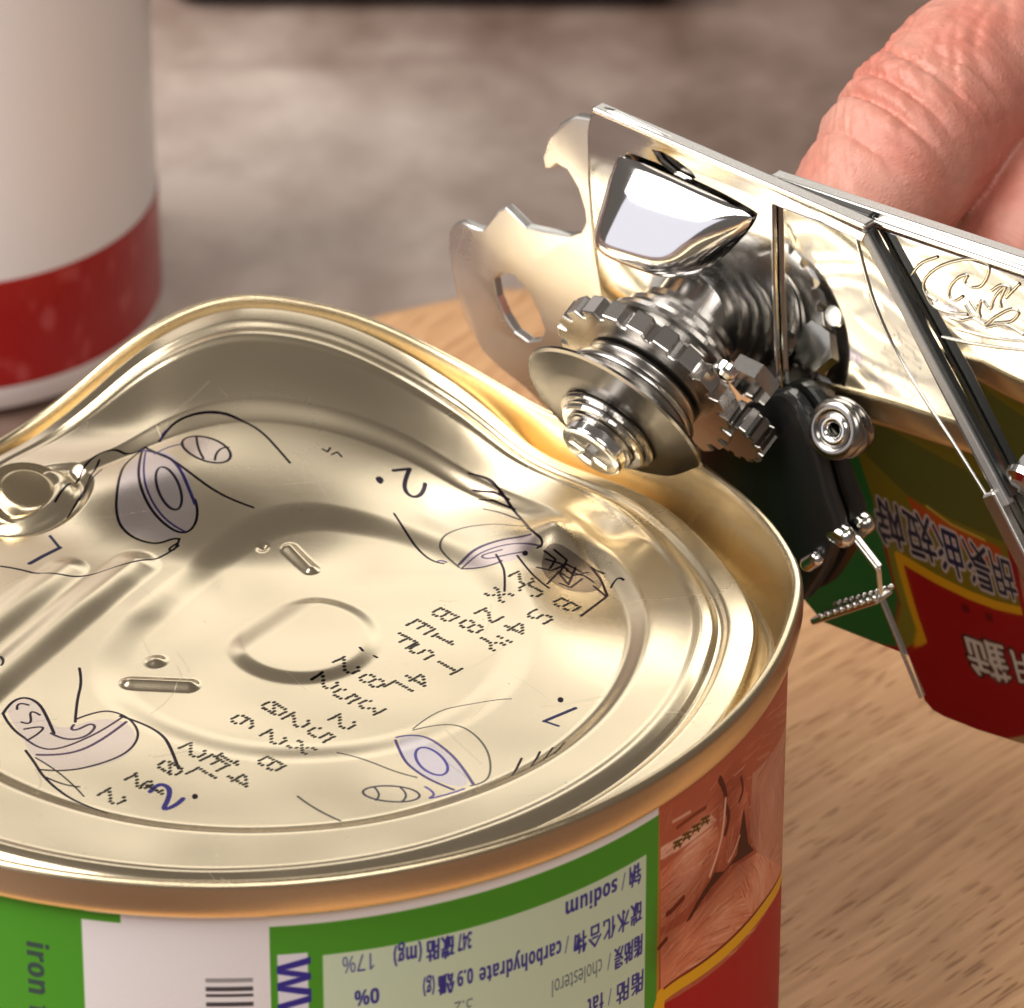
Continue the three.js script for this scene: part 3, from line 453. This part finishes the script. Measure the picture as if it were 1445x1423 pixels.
{
  const c = sd, B = inMirror, P = (pts, w, col, fillCol) => { const q = pts.map((p) => B(p[0], p[1])); c.beginPath(); q.forEach((p, i) => (i ? c.lineTo(p[0], p[1]) : c.moveTo(p[0], p[1]))); if (fillCol) { c.closePath(); c.fillStyle = fillCol; c.fill(); } if (w) { c.lineWidth = w; c.strokeStyle = col; c.lineCap = c.lineJoin = 'round'; c.stroke(); } };
  c.fillStyle = '#b0141c'; c.fillRect(0, 0, SW, SH);
  P([[1000, 480], [1240, 520], [1520, 520], [1520, 860], [1445, 856], [1380, 850], [1310, 836], [1236, 812], [1150, 760], [1000, 700]], 0, '', '#8c7d22');
  P([[1150, 560], [1280, 600], [1445, 620], [1520, 620], [1520, 720], [1380, 716], [1290, 700], [1210, 650]], 0, '', '#6a6a2c');
  P([[1286, 700], [1360, 722], [1500, 735], [1500, 780], [1300, 745]], 0, '', '#c85a1e'); P([[1330, 708], [1380, 726], [1460, 732]], 9, '#d9b24a');
  P([[1000, 480], [1180, 600], [1205, 720], [1214, 960], [1000, 960]], 0, '', '#2f7a3a'); P([[1214, 740], [1238, 800], [1243, 960], [1214, 960]], 0, '', '#8d8a30');
  P([[1236, 818], [1240, 960]], 26, YEL); P([[1236, 812], [1310, 836], [1380, 850], [1450, 856], [1540, 858]], 28, YEL);
  const word = (k, px, py, w, h, lw, col, edge, skew = 0.1) => { const a = B(px, py), b = B(px + w, py + w * skew), d = B(px, py + h); c.save(); c.transform(b[0] - a[0], b[1] - a[1], d[0] - a[0], d[1] - a[1], a[0], a[1]); c.transform(1, 0, 0, -1, 0, 1); glyph(c, k, 0, 0, 1, 1, lw + 0.13, edge); glyph(c, k, 0, 0, 1, 1, lw, col); c.restore(); };
  word('na', 1204, 716, 56, 78, 0.1, '#23243f', '#c9bcc0'); word('chi', 1268, 722, 58, 82, 0.1, '#23243f', '#d2c6ca'); word('you', 1332, 734, 58, 86, 0.11, '#2a2a55', '#d8ccd0'); word('jin', 1398, 742, 58, 86, 0.1, '#23243f', '#d2c6ca'); word('gu', 1462, 748, 58, 86, 0.1, '#23243f', '#d2c6ca');
  word('guan', 1338, 926, 96, 82, 0.1, '#efe9e6', '#4a0d10', 0.12); word('gu', 1452, 944, 96, 82, 0.1, '#efe9e6', '#4a0d10', 0.12);
  c.fillStyle = 'rgba(60,10,14,0.45)'; for (const [x, y] of [[1365, 878], [1420, 884]]) { const q = B(x, y); c.fillRect(q[0] - 16, q[1] - 12, 32, 24); }
}
{
  const m = tex(sideC); m.anisotropy = 8; const at = (i, j) => [lerp(S0, S1, j / 160), lerp(HC - 0.0034, 0.003, i / 40)];
  part('label', grid(40, 160, (i, j) => { const [t, y0] = at(i, j), y = Math.min(y0, bodyTop(t) - 0.0001), r = bodyR(t, y); return V(r * Math.sin(t), y, r * Math.cos(t)); }, (i, j) => [j / 160, at(i, j)[1] / HC]), phy({ map: m, roughness: 0.5, specularIntensity: 0.4 }), can, 'label side with outlined characters, seen mirrored in the handle');
}

// ---------------------------------------------------------------- white cup with a red band, dark tray at the far end
{
  const base = atY(-70, 452, -0.012), o = thing('white_container', 'tall white container with red band behind the opened can, left', 'container', V(base.x, -0.012, base.z));
  const rc = atY(228, 452, -0.012).x - base.x, L = (p) => new THREE.LatheGeometry(p.map((q) => new THREE.Vector2(q[0] * rc, q[1])), 96);
  const bandT = pixelTex(512, 64, (u, v) => { const k = sst(0.1, 0.5, NZ(u * 46, v * 7, 3) + 0.4 * NZ(u * 120, v * 16, 8)) * sst(0.15, 0.35, v) * (1 - sst(0.6, 0.8, v)); return [lerp(168, 205, 0.5 * k), lerp(26, 120, 0.5 * k), lerp(30, 116, 0.5 * k)]; });
  const wh = phy({ color: new THREE.Color(0.90, 0.895, 0.91), roughness: 0.35, clearcoat: 0.3 }), rd = phy({ map: bandT, roughness: 0.35, clearcoat: 0.3 });
  part('body', L([[0, 0.0006], [0.93, 0.0006], [0.985, 0.0014], [1.0, 0.004], [1.0, 0.0045], [0.99, 0.04], [0.94, 0.13], [0.9, 0.14], [0.0, 0.14]]), wh, o);
  part('red_band', L([[1.002, 0.0042], [1.008, 0.0046], [1.004, 0.0170], [0.998, 0.0174]]), rd, o);
}
{
  const p = atY(600, 30, -0.012), o = thing('dark_tray', 'dark blurred tray edge at the far end of the counter', 'tray', V(p.x, -0.012, p.z - 0.022));
  const g = new RoundedBoxGeometry(0.066, 0.01, 0.04, 5, 0.0048); g.translate(0, 0.005, 0); part('tray', g, std({ color: 0x120c0b, roughness: 0.6 }), o);
  const g2 = new RoundedBoxGeometry(0.054, 0.004, 0.030, 4, 0.0015); g2.translate(0, 0.0102, 0); part('tray_lip', g2, std({ color: 0x1b1211, roughness: 0.5 }), o);
}
// ---------------------------------------------------------------- the can opener
const chrome = std({ color: new THREE.Color(0.70, 0.69, 0.665), metalness: 1, roughness: 0.2, roughnessMap: steelWear });
const domeChrome = std({ color: new THREE.Color(0.8, 0.79, 0.79), metalness: 1, roughness: 0.07 });
const brushed = std({ color: new THREE.Color(0.72, 0.70, 0.67), metalness: 1, roughness: 0.22, bumpMap: tinBump, bumpScale: 0.00001 });
const satin = std({ color: new THREE.Color(0.84, 0.83, 0.80), metalness: 1, roughness: 0.66, roughnessMap: steelWear });
const gearSteel = std({ color: new THREE.Color(0.6, 0.58, 0.555), metalness: 1, roughness: 0.2, bumpMap: tinBump, bumpScale: 0.00001 });
const darkSteel = std({ color: new THREE.Color(0.33, 0.31, 0.29), metalness: 1, roughness: 0.2 });
const wheelSteel = std({ color: new THREE.Color(0.15, 0.138, 0.125), metalness: 1, roughness: 0.24 });
const blackPl = phy({ color: new THREE.Color(0.012, 0.013, 0.013), roughness: 0.33, clearcoat: 0.4, clearcoatRoughness: 0.25 });
const edgeTex = pixelTex(256, 64, (u, v) => { const n = clamp(0.55 + 0.8 * NZ(u * 70, v * 12, 4) + 0.4 * NZ(u * 190, v * 30, 8)); return [40 + 200 * n, 40 + 198 * n, 40 + 196 * n]; });
edgeTex.repeat.set(60, 60);
const sheared = std({ map: edgeTex, metalness: 0.55, roughness: 0.5 });

const opener = thing('can_opener', 'chrome can opener biting into the rim, its polished handle mirroring the can', 'can opener');
const onPlate = (px, py, off = 0) => atPlane(px, py, Q.clone().addScaledVector(PN, off), PN);
// axle frame: things turned about the wheel axis
const axle = (geo, z = 0, center = OW) => { geo.applyMatrix4(new THREE.Matrix4().makeBasis(TX, AX, BX.clone().negate()).setPosition(center.clone().addScaledVector(AX, z / 1000))); return geo; };
const turned = (prof, seg = 72) => new THREE.LatheGeometry(prof.map((p) => new THREE.Vector2(p[0] / 1000, p[1] / 1000)), seg);
const smoothTurned = (prof, seg = 72) => toCreasedNormals(turned(prof, seg), 0.6);
// flat sheet cut to an outline and standing on the plate plane
function sheet(pts, thick, off, holes = [], bev = 0.0002, curved = false) {
  const ex = V(0, 0, 0).copy(right).addScaledVector(PN, -right.dot(PN)).normalize(), ey = PN.clone().cross(ex).normalize();
  const c = onPlate(pts[0][0], pts[0][1], off), to2 = (p) => { const d = onPlate(p[0], p[1], off).sub(c); return new THREE.Vector2(d.dot(ex), d.dot(ey)); };
  const path = (q, S) => { const v = q.map(to2); if (curved) { const sp = new THREE.CatmullRomCurve3(v.map((p) => V(p.x, p.y, 0)), true, 'centripetal'); S.setFromPoints(sp.getPoints(160).slice(0, -1).map((p) => new THREE.Vector2(p.x, p.y))); } else S.setFromPoints(v); return S; };
  const s = path(pts, new THREE.Shape()); holes.forEach((h) => s.holes.push(path(h, new THREE.Path())));
  const g = new THREE.ExtrudeGeometry(s, { depth: thick - 2 * bev, bevelEnabled: true, bevelSize: bev, bevelThickness: bev, bevelOffset: -bev, bevelSegments: 3, curveSegments: 8 });
  g.translate(0, 0, -thick + bev);
  g.applyMatrix4(new THREE.Matrix4().makeBasis(ex, ey, PN).setPosition(c));
  return toCreasedNormals(g, 0.7);
}
// bar between two points: h across, d deep along the given direction
function bar(a, b, h, d, deep = PN, rad = 0.0003) {
  const x = b.clone().sub(a), L = x.length(); x.normalize(); const z = deep.clone().addScaledVector(x, -deep.dot(x)).normalize(), y = z.clone().cross(x);
  const g = new RoundedBoxGeometry(L, h, d, 3, Math.min(rad, h * 0.45, d * 0.45));
  g.applyMatrix4(new THREE.Matrix4().makeBasis(x, y, z).setPosition(a.clone().add(b).multiplyScalar(0.5))); return g;
}
const rod = (a, b, r) => { const L = a.distanceTo(b), g = new THREE.CapsuleGeometry(r, Math.max(L - 2 * r, 1e-4), 6, 16); g.applyQuaternion(new THREE.Quaternion().setFromUnitVectors(V(0, 1, 0), b.clone().sub(a).normalize())); const m = a.clone().add(b).multiplyScalar(0.5); g.translate(m.x, m.y, m.z); return g; };
const wire = (pts, r) => new THREE.TubeGeometry(new THREE.CatmullRomCurve3(pts), 60, r, 8, false);

// hook plate with bottle-opener claw and crescent hole
const hook = [[836, 168], [812, 164], [790, 174], [773, 196], [765, 222], [768, 238], [776, 239], [785, 232], [800, 240], [815, 266], [824, 296], [826, 314], [819, 328], [803, 333], [770, 327], [742, 321], [726, 305], [713, 293], [702, 298], [690, 314], [681, 325], [668, 321], [652, 314], [640, 317], [633, 328], [633, 352], [638, 390], [648, 430], [660, 462], [680, 496], [704, 520], [740, 548], [780, 590], [860, 640], [920, 640], [930, 560], [925, 480], [880, 400], [850, 300]];
const crescent = [[697, 396], [708, 386], [725, 389], [745, 412], [760, 442], [768, 468], [762, 480], [745, 482], [726, 468], [712, 446], [701, 420]];
part('hook_plate', sheet(hook, 0.0011, -0.0012, [crescent]), satin, opener, 'flat claw plate with bottle-opener hook and crescent hole');
// main plate
const plateP = [[828, 185], [832, 164], [846, 153], [872, 160], [1000, 222], [1120, 281], [1222, 330], [1216, 343], [1150, 312], [1090, 290], [1092, 400], [1098, 574], [1074, 560], [1040, 520], [1000, 480], [960, 462], [900, 470], [868, 500], [853, 470], [846, 410], [836, 350], [829, 270]];
const slotH = [[916, 208], [934, 211], [958, 225], [978, 240], [986, 253], [972, 258], [948, 247], [928, 230]];
part('plate', sheet(plateP, 0.0007, -0.0004, [slotH]), chrome, opener);
part('slot', sheet(slotH.map((p) => [951 + (p[0] - 951) * 1.2, 233 + (p[1] - 233) * 1.2]), 0.0006, -0.0013), darkSteel, opener);
// pressed dome
{
  const a = [866, 210], b = [1074, 306], c = [988, 396], d = [853, 336], n = 44;
  const P = (u, v) => { const s = [lerp(lerp(a[0], b[0], u), lerp(d[0], c[0], u), v), lerp(lerp(a[1], b[1], u), lerp(d[1], c[1], u), v)]; return s; };
  const prof = (t) => { const k = Math.abs(2 * t - 1); return 1 - Math.pow(k, 4); };
  part('dome', grid(n, n, (i, j) => {
    const u = i / n, v = j / n, cu = 0.5 + (u - 0.5) * (1 - 0.08 * Math.pow(Math.abs(2 * v - 1), 3)), cv = 0.5 + (v - 0.5) * (1 - 0.10 * Math.pow(Math.abs(2 * u - 1), 3)), s = P(cu, cv);
    const h = Math.min(prof(u), 1) * Math.min(prof(v), 1); return onPlate(s[0], s[1], 0.0001).addScaledVector(PN, Math.pow(Math.max(h, 0), 0.62) * (0.0010 + 0.0046 * v + 0.0005 * Math.sin(3.0 * u + 1.6 * v)));
  }, null, false), domeChrome, opener);
}
// folded flange along the top, fold at the right of the plate
part('flange', bar(onPlate(842, 151, -0.0008), onPlate(1228, 318, -0.0008), 0.0006, 0.0016), brushed, opener);
// wheel and gears on one axle
const wheelP = [[0.0, 0.5], [3.2, 0.5], [5.4, 0.66], [7.0, 0.55], [9.35, -0.15], [9.6, -0.35], [9.62, -0.6], [9.2, -0.72], [7.0, -0.7], [0, -0.7]];
part('cutting_wheel', axle(smoothTurned(wheelP, 120)), wheelSteel, opener);
const washer = (r, z, t, rin = 0.3) => axle(smoothTurned([[rin, t / 2], [r - 0.35, t / 2], [r - 0.1, t / 2 - 0.1], [r, t / 2 - 0.3], [r, -t / 2 + 0.3], [r - 0.1, -t / 2 + 0.1], [r - 0.35, -t / 2], [rin, -t / 2]], 72), z);
part('washer', washer(5.0, 0.95, 0.7), darkSteel, opener);
part('washer', washer(4.4, 1.6, 0.7), steel, opener);
part('washer', washer(3.6, 2.2, 0.6), darkSteel, opener);
// screw head with a cross recess
{
  const cross = new THREE.Shape(); cross.absarc(0, 0, 0.0032, 0, Math.PI * 2);
  const h = new THREE.Path(), w = 0.00042, l = 0.0018; [[-w, -l], [w, -l], [w, -w], [l, -w], [l, w], [w, w], [w, l], [-w, l], [-w, w], [-l, w], [-l, -w], [-w, -w]].forEach((p, i) => (i ? h.lineTo(p[0], p[1]) : h.moveTo(p[0], p[1]))); cross.holes.push(h);
  const g = new THREE.ExtrudeGeometry(cross, { depth: 0.0008, bevelEnabled: true, bevelSize: 0.0005, bevelThickness: 0.0005, bevelOffset: -0.0005, bevelSegments: 5, curveSegments: 48 });
  g.rotateX(-Math.PI / 2); const t = toCreasedNormals(g, 0.8); const s = part('screw', axle(t, 2.5), steel, opener);
  part('recess', axle(smoothTurned([[0, 0.1], [2.3, 0.1], [2.3, -0.4], [0, -0.4]], 40), 2.6), darkSteel, s);
}
// grooved collar behind the wheel
part('collar', axle(turned([[3, -0.7], [6.0, -0.8], [6.5, -1.0], [6.55, -1.5], [6.3, -1.8], [5.6, -1.95], [5.6, -2.2], [6.5, -2.4], [6.7, -2.7], [6.6, -3.2], [6.1, -3.4], [5.2, -3.5], [5.2, -3.9], [5.9, -4.1], [5.9, -4.6], [3, -4.7]], 96)), gearSteel, opener);
// toothed drive gear
function gearGeo(n, ro, ri, t, duty = 0.5, bev = 0.00018) {
  const s = new THREE.Shape(), N2 = n * 4; const p = [];
  for (let k = 0; k < n; k++) { const a = k / n * 2 * Math.PI, w = 2 * Math.PI / n; for (const [f, r] of [[0.02, ri], [0.12, ri], [0.24, ro], [0.24 + duty, ro], [0.36 + duty, ri]]) p.push(new THREE.Vector2(r * Math.cos(a + f * w), r * Math.sin(a + f * w))); }
  s.setFromPoints(p); const g = new THREE.ExtrudeGeometry(s, { depth: t - 2 * bev, bevelEnabled: true, bevelSize: bev, bevelThickness: bev, bevelOffset: -bev, bevelSegments: 2 });
  g.translate(0, 0, -t / 2 + bev); g.rotateX(-Math.PI / 2); return toCreasedNormals(g, 0.5);
}
part('drive_gear', axle(gearGeo(21, 0.0095, 0.0086, 0.0021, 0.58), -5.9), gearSteel, opener);
part('hub', axle(toCreasedNormals(turned([[3, -6.9], [5.2, -7.0], [5.9, -7.2], [6.1, -7.6], [5.9, -8.0], [5.0, -8.1], [5.0, -8.5], [6.3, -8.6], [6.6, -8.9], [6.5, -9.4], [5.4, -9.5], [5.2, -10.0], [5.7, -10.2], [5.7, -10.7], [4.8, -10.8], [4.6, -11.3], [4.9, -11.5], [4.9, -12.1], [4.0, -12.3], [4.0, -16.0], [3, -16.0]], 96), 0.9)), gearSteel, opener);
// feed wheel that grips the rim from outside, with its nut
{
  const c = onPlate(1046, 606, 0.0030);
  part('feed_wheel', axle(gearGeo(14, 0.0032, 0.0027, 0.0026, 0.5), 0, c), darkSteel, opener);
  part('feed_nut', axle(toCreasedNormals(new THREE.CylinderGeometry(0.0026, 0.0026, 0.0016, 6), 0.4), -2.9, onPlate(1036, 570, 0.006)), steel, opener);
  part('rivet_head', axle(smoothTurned([[0, 0.7], [0.6, 0.6], [1.0, 0.3], [1.15, 0], [1.15, -0.6], [0, -0.6]], 40), 0, onPlate(1022, 526, 0.0075)), steel, opener);
}
// polished handle: two nested plates, the right one a little further back, mirroring the can
const mirror = std({ color: new THREE.Color(0.66, 0.65, 0.61), metalness: 1, roughness: 0.1, roughnessMap: steelWear });
part('handle_plate', sheet([[1086, 284], [1222, 338], [1330, 552], [1424, 736], [1480, 830], [1480, 1070], [1445, 1052], [1380, 1032], [1332, 1013], [1316, 1004], [1304, 990], [1281, 926], [1160, 879], [1136, 850], [1100, 800], [1090, 560]], 0.0009, MIR), mirror, opener, 'polished handle plate');
part('handle_plate', sheet([[1210, 312], [1500, 410], [1500, 860], [1440, 760], [1330, 560]], 0.0009, MIR - 0.0009), mirror, opener, 'second polished handle plate with raised script');
{
  const strokes = [
    [[1322, 425], [1306, 412], [1304, 398], [1320, 380], [1350, 368], [1378, 366], [1396, 374], [1394, 390], [1384, 404], [1372, 406]], [[1372, 406], [1362, 398], [1366, 388], [1356, 390], [1342, 404], [1340, 418], [1348, 424], [1360, 418]],
    [[1306, 412], [1316, 430], [1336, 440], [1366, 444]], [[1368, 424], [1380, 440], [1386, 424], [1398, 436], [1402, 424], [1410, 412], [1420, 404], [1412, 424], [1414, 434]], [[1400, 410], [1414, 402], [1426, 406], [1420, 420], [1430, 410], [1440, 400]],
    [[1340, 448], [1356, 452], [1376, 450], [1390, 458], [1404, 448], [1430, 436], [1438, 440], [1430, 452], [1404, 456]], [[1392, 462], [1420, 458], [1445, 472]], [[1350, 464], [1380, 472], [1410, 478], [1450, 482]], [[1286, 388], [1300, 372], [1324, 362]], [[1380, 430], [1384, 448]], [[1362, 430], [1370, 444]], [[1330, 476], [1380, 486], [1460, 496]]];
  const geos = strokes.map((t) => new THREE.TubeGeometry(new THREE.CatmullRomCurve3(t.map((p) => onPlate(p[0], p[1], MIR - 0.0009))), 40, 0.00017, 8, false));
  part('raised_script', mergeGeometries(geos), std({ color: new THREE.Color(0.55, 0.53, 0.47), metalness: 1, roughness: 0.25 }), opener);
}
// eyelet
{
  const c = onPlate(1180, 606, MIR + 0.0010), ax = camDir(-0.55, -0.1, 0.8), q = new THREE.Quaternion().setFromUnitVectors(V(0, 0, 1), ax), pl = (g, o = 0) => { g.applyQuaternion(q); g.translate(c.x + ax.x * o, c.y + ax.y * o, c.z + ax.z * o); return g; };
  const e = part('eyelet', pl(new THREE.TorusGeometry(0.0021, 0.00075, 24, 64)), darkSteel, opener);
  part('eyelet_core', pl(new THREE.TorusGeometry(0.0011, 0.0005, 20, 48), 0.0002), steel, e);
  part('eyelet_back', pl(new THREE.TorusGeometry(0.0023, 0.0006, 20, 64), -0.0011), darkSteel, e);
}
// black grip body between gear box and rim
part('grip_body', sheet([[975, 650], [1020, 592], [1060, 568], [1104, 556], [1134, 590], [1150, 640], [1166, 700], [1180, 745], [1170, 790], [1148, 830], [1128, 850], [1100, 800], [1050, 740], [1010, 700]], 0.0021, 0.0010, [], 0.0007, true), blackPl, opener, 'black glossy body under the gears');
part('pin', rod(onPlate(1168, 742, MIR + 0.0012), onPlate(1204, 766, MIR + 0.0012), 0.0011), steel, opener);
part('pin', rod(onPlate(1134, 800, MIR + 0.0026), onPlate(1158, 784, MIR + 0.0026), 0.0008), steel, opener);
// lower bracket: toothed end and its thin sheet edge
const bracket = part('bracket', bar(onPlate(1148, 876, MIR + 0.0004), onPlate(1242, 845, MIR + 0.0004), 0.0007, 0.0012), brushed, opener);
for (let i = 0; i < 9; i++) part('bracket_tooth', rod(onPlate(1158 + i * 9.4, 871.5 - i * 3.1, MIR + 0.0012), onPlate(1160 + i * 9.4, 866 - i * 3.1, MIR + 0.0006), 0.0003), steel, bracket);
part('sheet_edge', bar(onPlate(1176, 722, MIR + 0.0001), onPlate(1239, 803, MIR + 0.0001), 0.00036, 0.0006), steel, opener);
part('sheet_edge', bar(onPlate(1239, 803, MIR), onPlate(1243, 846, MIR), 0.00018, 0.0005), steel, opener);
part('sheet_edge', bar(onPlate(1243, 846, MIR + 0.0001), onPlate(1300, 986, MIR + 0.0001), 0.00026, 0.0004), brushed, opener);
// handle: two nested sheets on top, diagonal doubled edge below
part('handle_sheet', bar(onPlate(1092, 248, MIR - 0.0022), onPlate(1490, 379, MIR - 0.0022), 0.0008, 0.0016), brushed, opener, 'upper handle sheet under the finger');
part('handle_sheet', bar(onPlate(1150, 281, MIR - 0.0012), onPlate(1490, 396, MIR - 0.0012), 0.00055, 0.0014), chrome, opener);
part('handle_gap', bar(onPlate(1092, 255, -0.0020), onPlate(1232, 304, -0.0020), 0.0004, 0.0010), blackPl, opener);
const diag = (x0, y0, x1, y1, w, mat, off, d, nm) => part(nm, bar(onPlate(x0, y0, off), onPlate(x1, y1, off), w / 15800, d, PN, 0.00015), mat, opener);
diag(1219, 322, 1424, 712, 14, sheared, MIR + 0.0002, 0.0009, 'handle_edge');
diag(1229, 320, 1431, 700, 6, blackPl, MIR - 0.0001, 0.0009, 'handle_gap');
part('sheet_edge', wire([[1207, 330], [1233, 424], [1265, 497], [1308, 568], [1345, 625], [1418, 742]].map((p) => onPlate(p[0], p[1], MIR + 0.00005)), 0.00018), steel, opener);
part('handle_end', bar(onPlate(1398, 694, MIR + 0.0006), onPlate(1470, 836, MIR + 0.0006), 0.0017, 0.0012), brushed, opener);
part('handle_rivet', axle(smoothTurned([[0, 0.7], [1.2, 0.6], [1.9, 0.2], [2.1, -0.4], [0, -0.4]], 40), 0, onPlate(1447, 682, MIR)), steel, opener);

// ---------------------------------------------------------------- the hand on the handle
{
  const hd = seen(onPlate(1250, 300, -0.012))[2], F = (x, y, d) => atDepth(x, y, hd + d);
  // joints of the visible fingers: position and radius (mm)
  const bones = [
    [[F(1180, 345, 0.003), 6.7], [F(1262, 240, 0.005), 6.7]], [[F(1262, 240, 0.005), 6.7], [F(1312, 172, 0.007), 6.9]], [[F(1312, 172, 0.007), 6.9], [F(1368, 108, 0.010), 6.9]], [[F(1368, 108, 0.010), 6.9], [F(1450, 52, 0.014), 7.7]], [[F(1450, 52, 0.014), 7.7], [F(1600, -40, 0.020), 9.5]],
  ];
  const bones2 = [[[F(1470, 352, 0.010), 8.2], [F(1500, 300, 0.012), 8.4]], [[F(1500, 300, 0.012), 8.4], [F(1580, 200, 0.018), 8.6]], [[F(1580, 200, 0.018), 8.6], [F(1650, 60, 0.024), 9.5]], [[F(1650, 60, 0.024), 9.5], [F(1600, -40, 0.020), 9.5]]];
  const seg = (p, [[a, ra], [b, rb]]) => { const ab = b.clone().sub(a), t = clamp(p.clone().sub(a).dot(ab) / ab.lengthSq()); return [p.distanceTo(a.clone().addScaledVector(ab, t)) - lerp(ra, rb, t) / 1000, t]; };
  const smin = (a, b, k) => { const h = clamp(0.5 + 0.5 * (b - a) / k); return lerp(b, a, h) - k * h * (1 - h); };
  const barDir = onPlate(1490, 379, MIR - 0.0022).sub(onPlate(1092, 248, MIR - 0.0022)).normalize(), barUp = back.clone().cross(barDir).normalize(); if (barUp.dot(up) < 0) barUp.negate();
  const barP = onPlate(1250, 296, MIR - 0.0022);
  const axisDir = F(1450, 52, 0.014).sub(F(1222, 292, 0.004)).normalize(), dors = right.clone().multiplyScalar(-0.76).addScaledVector(up, 0.64).addScaledVector(back, 0.25).normalize();
  const tip = F(1222, 292, 0.004);
  const creases = [[1206, 137, 1.0], [1222, 92, 0.75], [1252, 52, 0.55], [1164, 190, 0.35]].map(([x, y, w]) => [F(x, y, 0.003).sub(tip).dot(axisDir), w]);
  const sdf = (p) => {
    let d = 1; for (const b of bones) d = smin(d, seg(p, b)[0], 0.0032);
    let d2 = 1; for (const b of bones2) d2 = smin(d2, seg(p, b)[0], 0.003);
    let s = smin(d, d2, 0.0008);
    s = -smin(-s, p.clone().sub(barP).dot(barUp) + 0.0004, 0.0012);                 // flattened where it presses on the handle
    if (Math.abs(s) < 0.0025 && d < d2) {
      const v = p.clone().sub(tip), t = v.dot(axisDir), side = v.clone().addScaledVector(axisDir, -t), dd = clamp(side.dot(dors) / 0.007, -1, 1), c = side.dot(axisDir.clone().cross(dors)) * 1000, tm = t * 1000;
      const w0 = sst(-0.45, 0.5, dd);
      for (const [ct, w] of creases) { const e = (t - ct) * 1000 + 0.9 * NZ(c * 0.22, tm * 0.05, 3) + 0.09 * c; s += 0.0007 * w * Math.exp(-e * e / 0.16) * sst(0.0, 0.85, dd); s -= 0.0005 * w * Math.exp(-((e + 1.5) ** 2) / 1.6) * w0; }
      const q = V(tm + 1.5 * NZ(c * 0.3, tm * 0.2, 9), c, 0), knuckle = Math.exp(-((tm - 12.5) ** 2) / 55);
      const wr = 0.9 * Math.abs(NZ(c * 0.95 + tm * 0.3, tm * 0.16, 5)) + 0.6 * Math.abs(NZ(c * 0.6 - tm * 0.55, tm * 0.2 + c * 0.1, 15)) + 0.5 * Math.abs(NZ(q.x * 1.3, c * 0.22, 25)) * knuckle;
      s -= 0.00068 * (Math.min(wr, 0.7) - 0.35) * (0.45 + 0.55 * knuckle) * (0.25 + 0.75 * w0);
    }
    return s;
  };
  const ctr = F(1370, 130, 0.009), half = 0.0215, RES = 148;
  const mc = new MarchingCubes(RES, new THREE.MeshBasicMaterial(), false, false, 600000);
  mc.isolation = 0; const p = V(0, 0, 0);
  const ax = right, ay = up, az = back;                                     // box axes for the grid
  for (let k = 0; k < RES; k++) for (let j = 0; j < RES; j++) for (let i = 0; i < RES; i++) {
    p.copy(ctr).addScaledVector(ax, (i - RES / 2) / (RES / 2) * half).addScaledVector(ay, (j - RES / 2) / (RES / 2) * half).addScaledVector(az, (k - RES / 2) / (RES / 2) * half);
    const edge = Math.min(i, j, k, RES - 1 - i, RES - 1 - j, RES - 1 - k) < 2;
    mc.field[k * RES * RES + j * RES + i] = edge ? -0.01 : -sdf(p);
  }
  mc.update();
  const n = mc.count ?? mc.geometry.drawRange.count, src = mc.positionArray ?? mc.geometry.attributes.position.array, P = new Float32Array(n * 3);
  for (let i = 0; i < n; i++) { p.copy(ctr).addScaledVector(ax, src[i * 3] * half).addScaledVector(ay, src[i * 3 + 1] * half).addScaledVector(az, src[i * 3 + 2] * half); P[i * 3] = p.x; P[i * 3 + 1] = p.y; P[i * 3 + 2] = p.z; }
  let g = new THREE.BufferGeometry(); g.setAttribute('position', new THREE.BufferAttribute(P, 3)); g = mergeVertices(g, 1e-7); g.computeVertexNormals();
  const m = g.attributes.position.count, uv = new Float32Array(m * 2), col = new Float32Array(m * 3);
  for (let i = 0; i < m; i++) {
    p.fromBufferAttribute(g.attributes.position, i); const v = p.clone().sub(tip), t = v.dot(axisDir) * 1000, side = v.clone().addScaledVector(axisDir, -t / 1000), c = side.dot(axisDir.clone().cross(dors)) * 1000, a = side.dot(dors) * 1000;
    uv[i * 2] = Math.atan2(c, a) * 7.5 / 20; uv[i * 2 + 1] = t / 20;
    const red = clamp(0.45 + 0.5 * fbm(t * 0.13, c * 0.15, a * 0.13, 3) + 0.25 * Math.exp(-((t - 13) ** 2) / 40)), f = 1 + 0.1 * NZ(t * 1.3, c * 1.3, a);
    col[i * 3] = lerp(0.68, 0.58, red) * f; col[i * 3 + 1] = lerp(0.345, 0.175, red) * f; col[i * 3 + 2] = lerp(0.265, 0.125, red) * f;
  }
  g.setAttribute('uv', new THREE.BufferAttribute(uv, 2)); g.setAttribute('color', new THREE.BufferAttribute(col, 3));
  const skinB = pixelTex(512, 512, (u, v) => { const a = Math.abs(NZ(u * 34, v * 26, 3)), b = Math.abs(NZ(u * 26 + v * 20, v * 34 - u * 18, 7)), c = NZ(u * 110, v * 110, 5), n2 = 60 + 150 * Math.min(a, b) * 2.2 + 26 * c; return [n2, n2, n2]; }, false);
  const o = thing('person', 'bare hand with wrinkled finger pressing on the opener handle', 'person');
  part('hand', g, phy({ vertexColors: true, roughness: 0.46, bumpMap: skinB, bumpScale: 0.00004, sheen: 0.25, sheenColor: new THREE.Color(0.9, 0.45, 0.35), sheenRoughness: 0.5 }), o);
}

renderer.render(scene, camera);
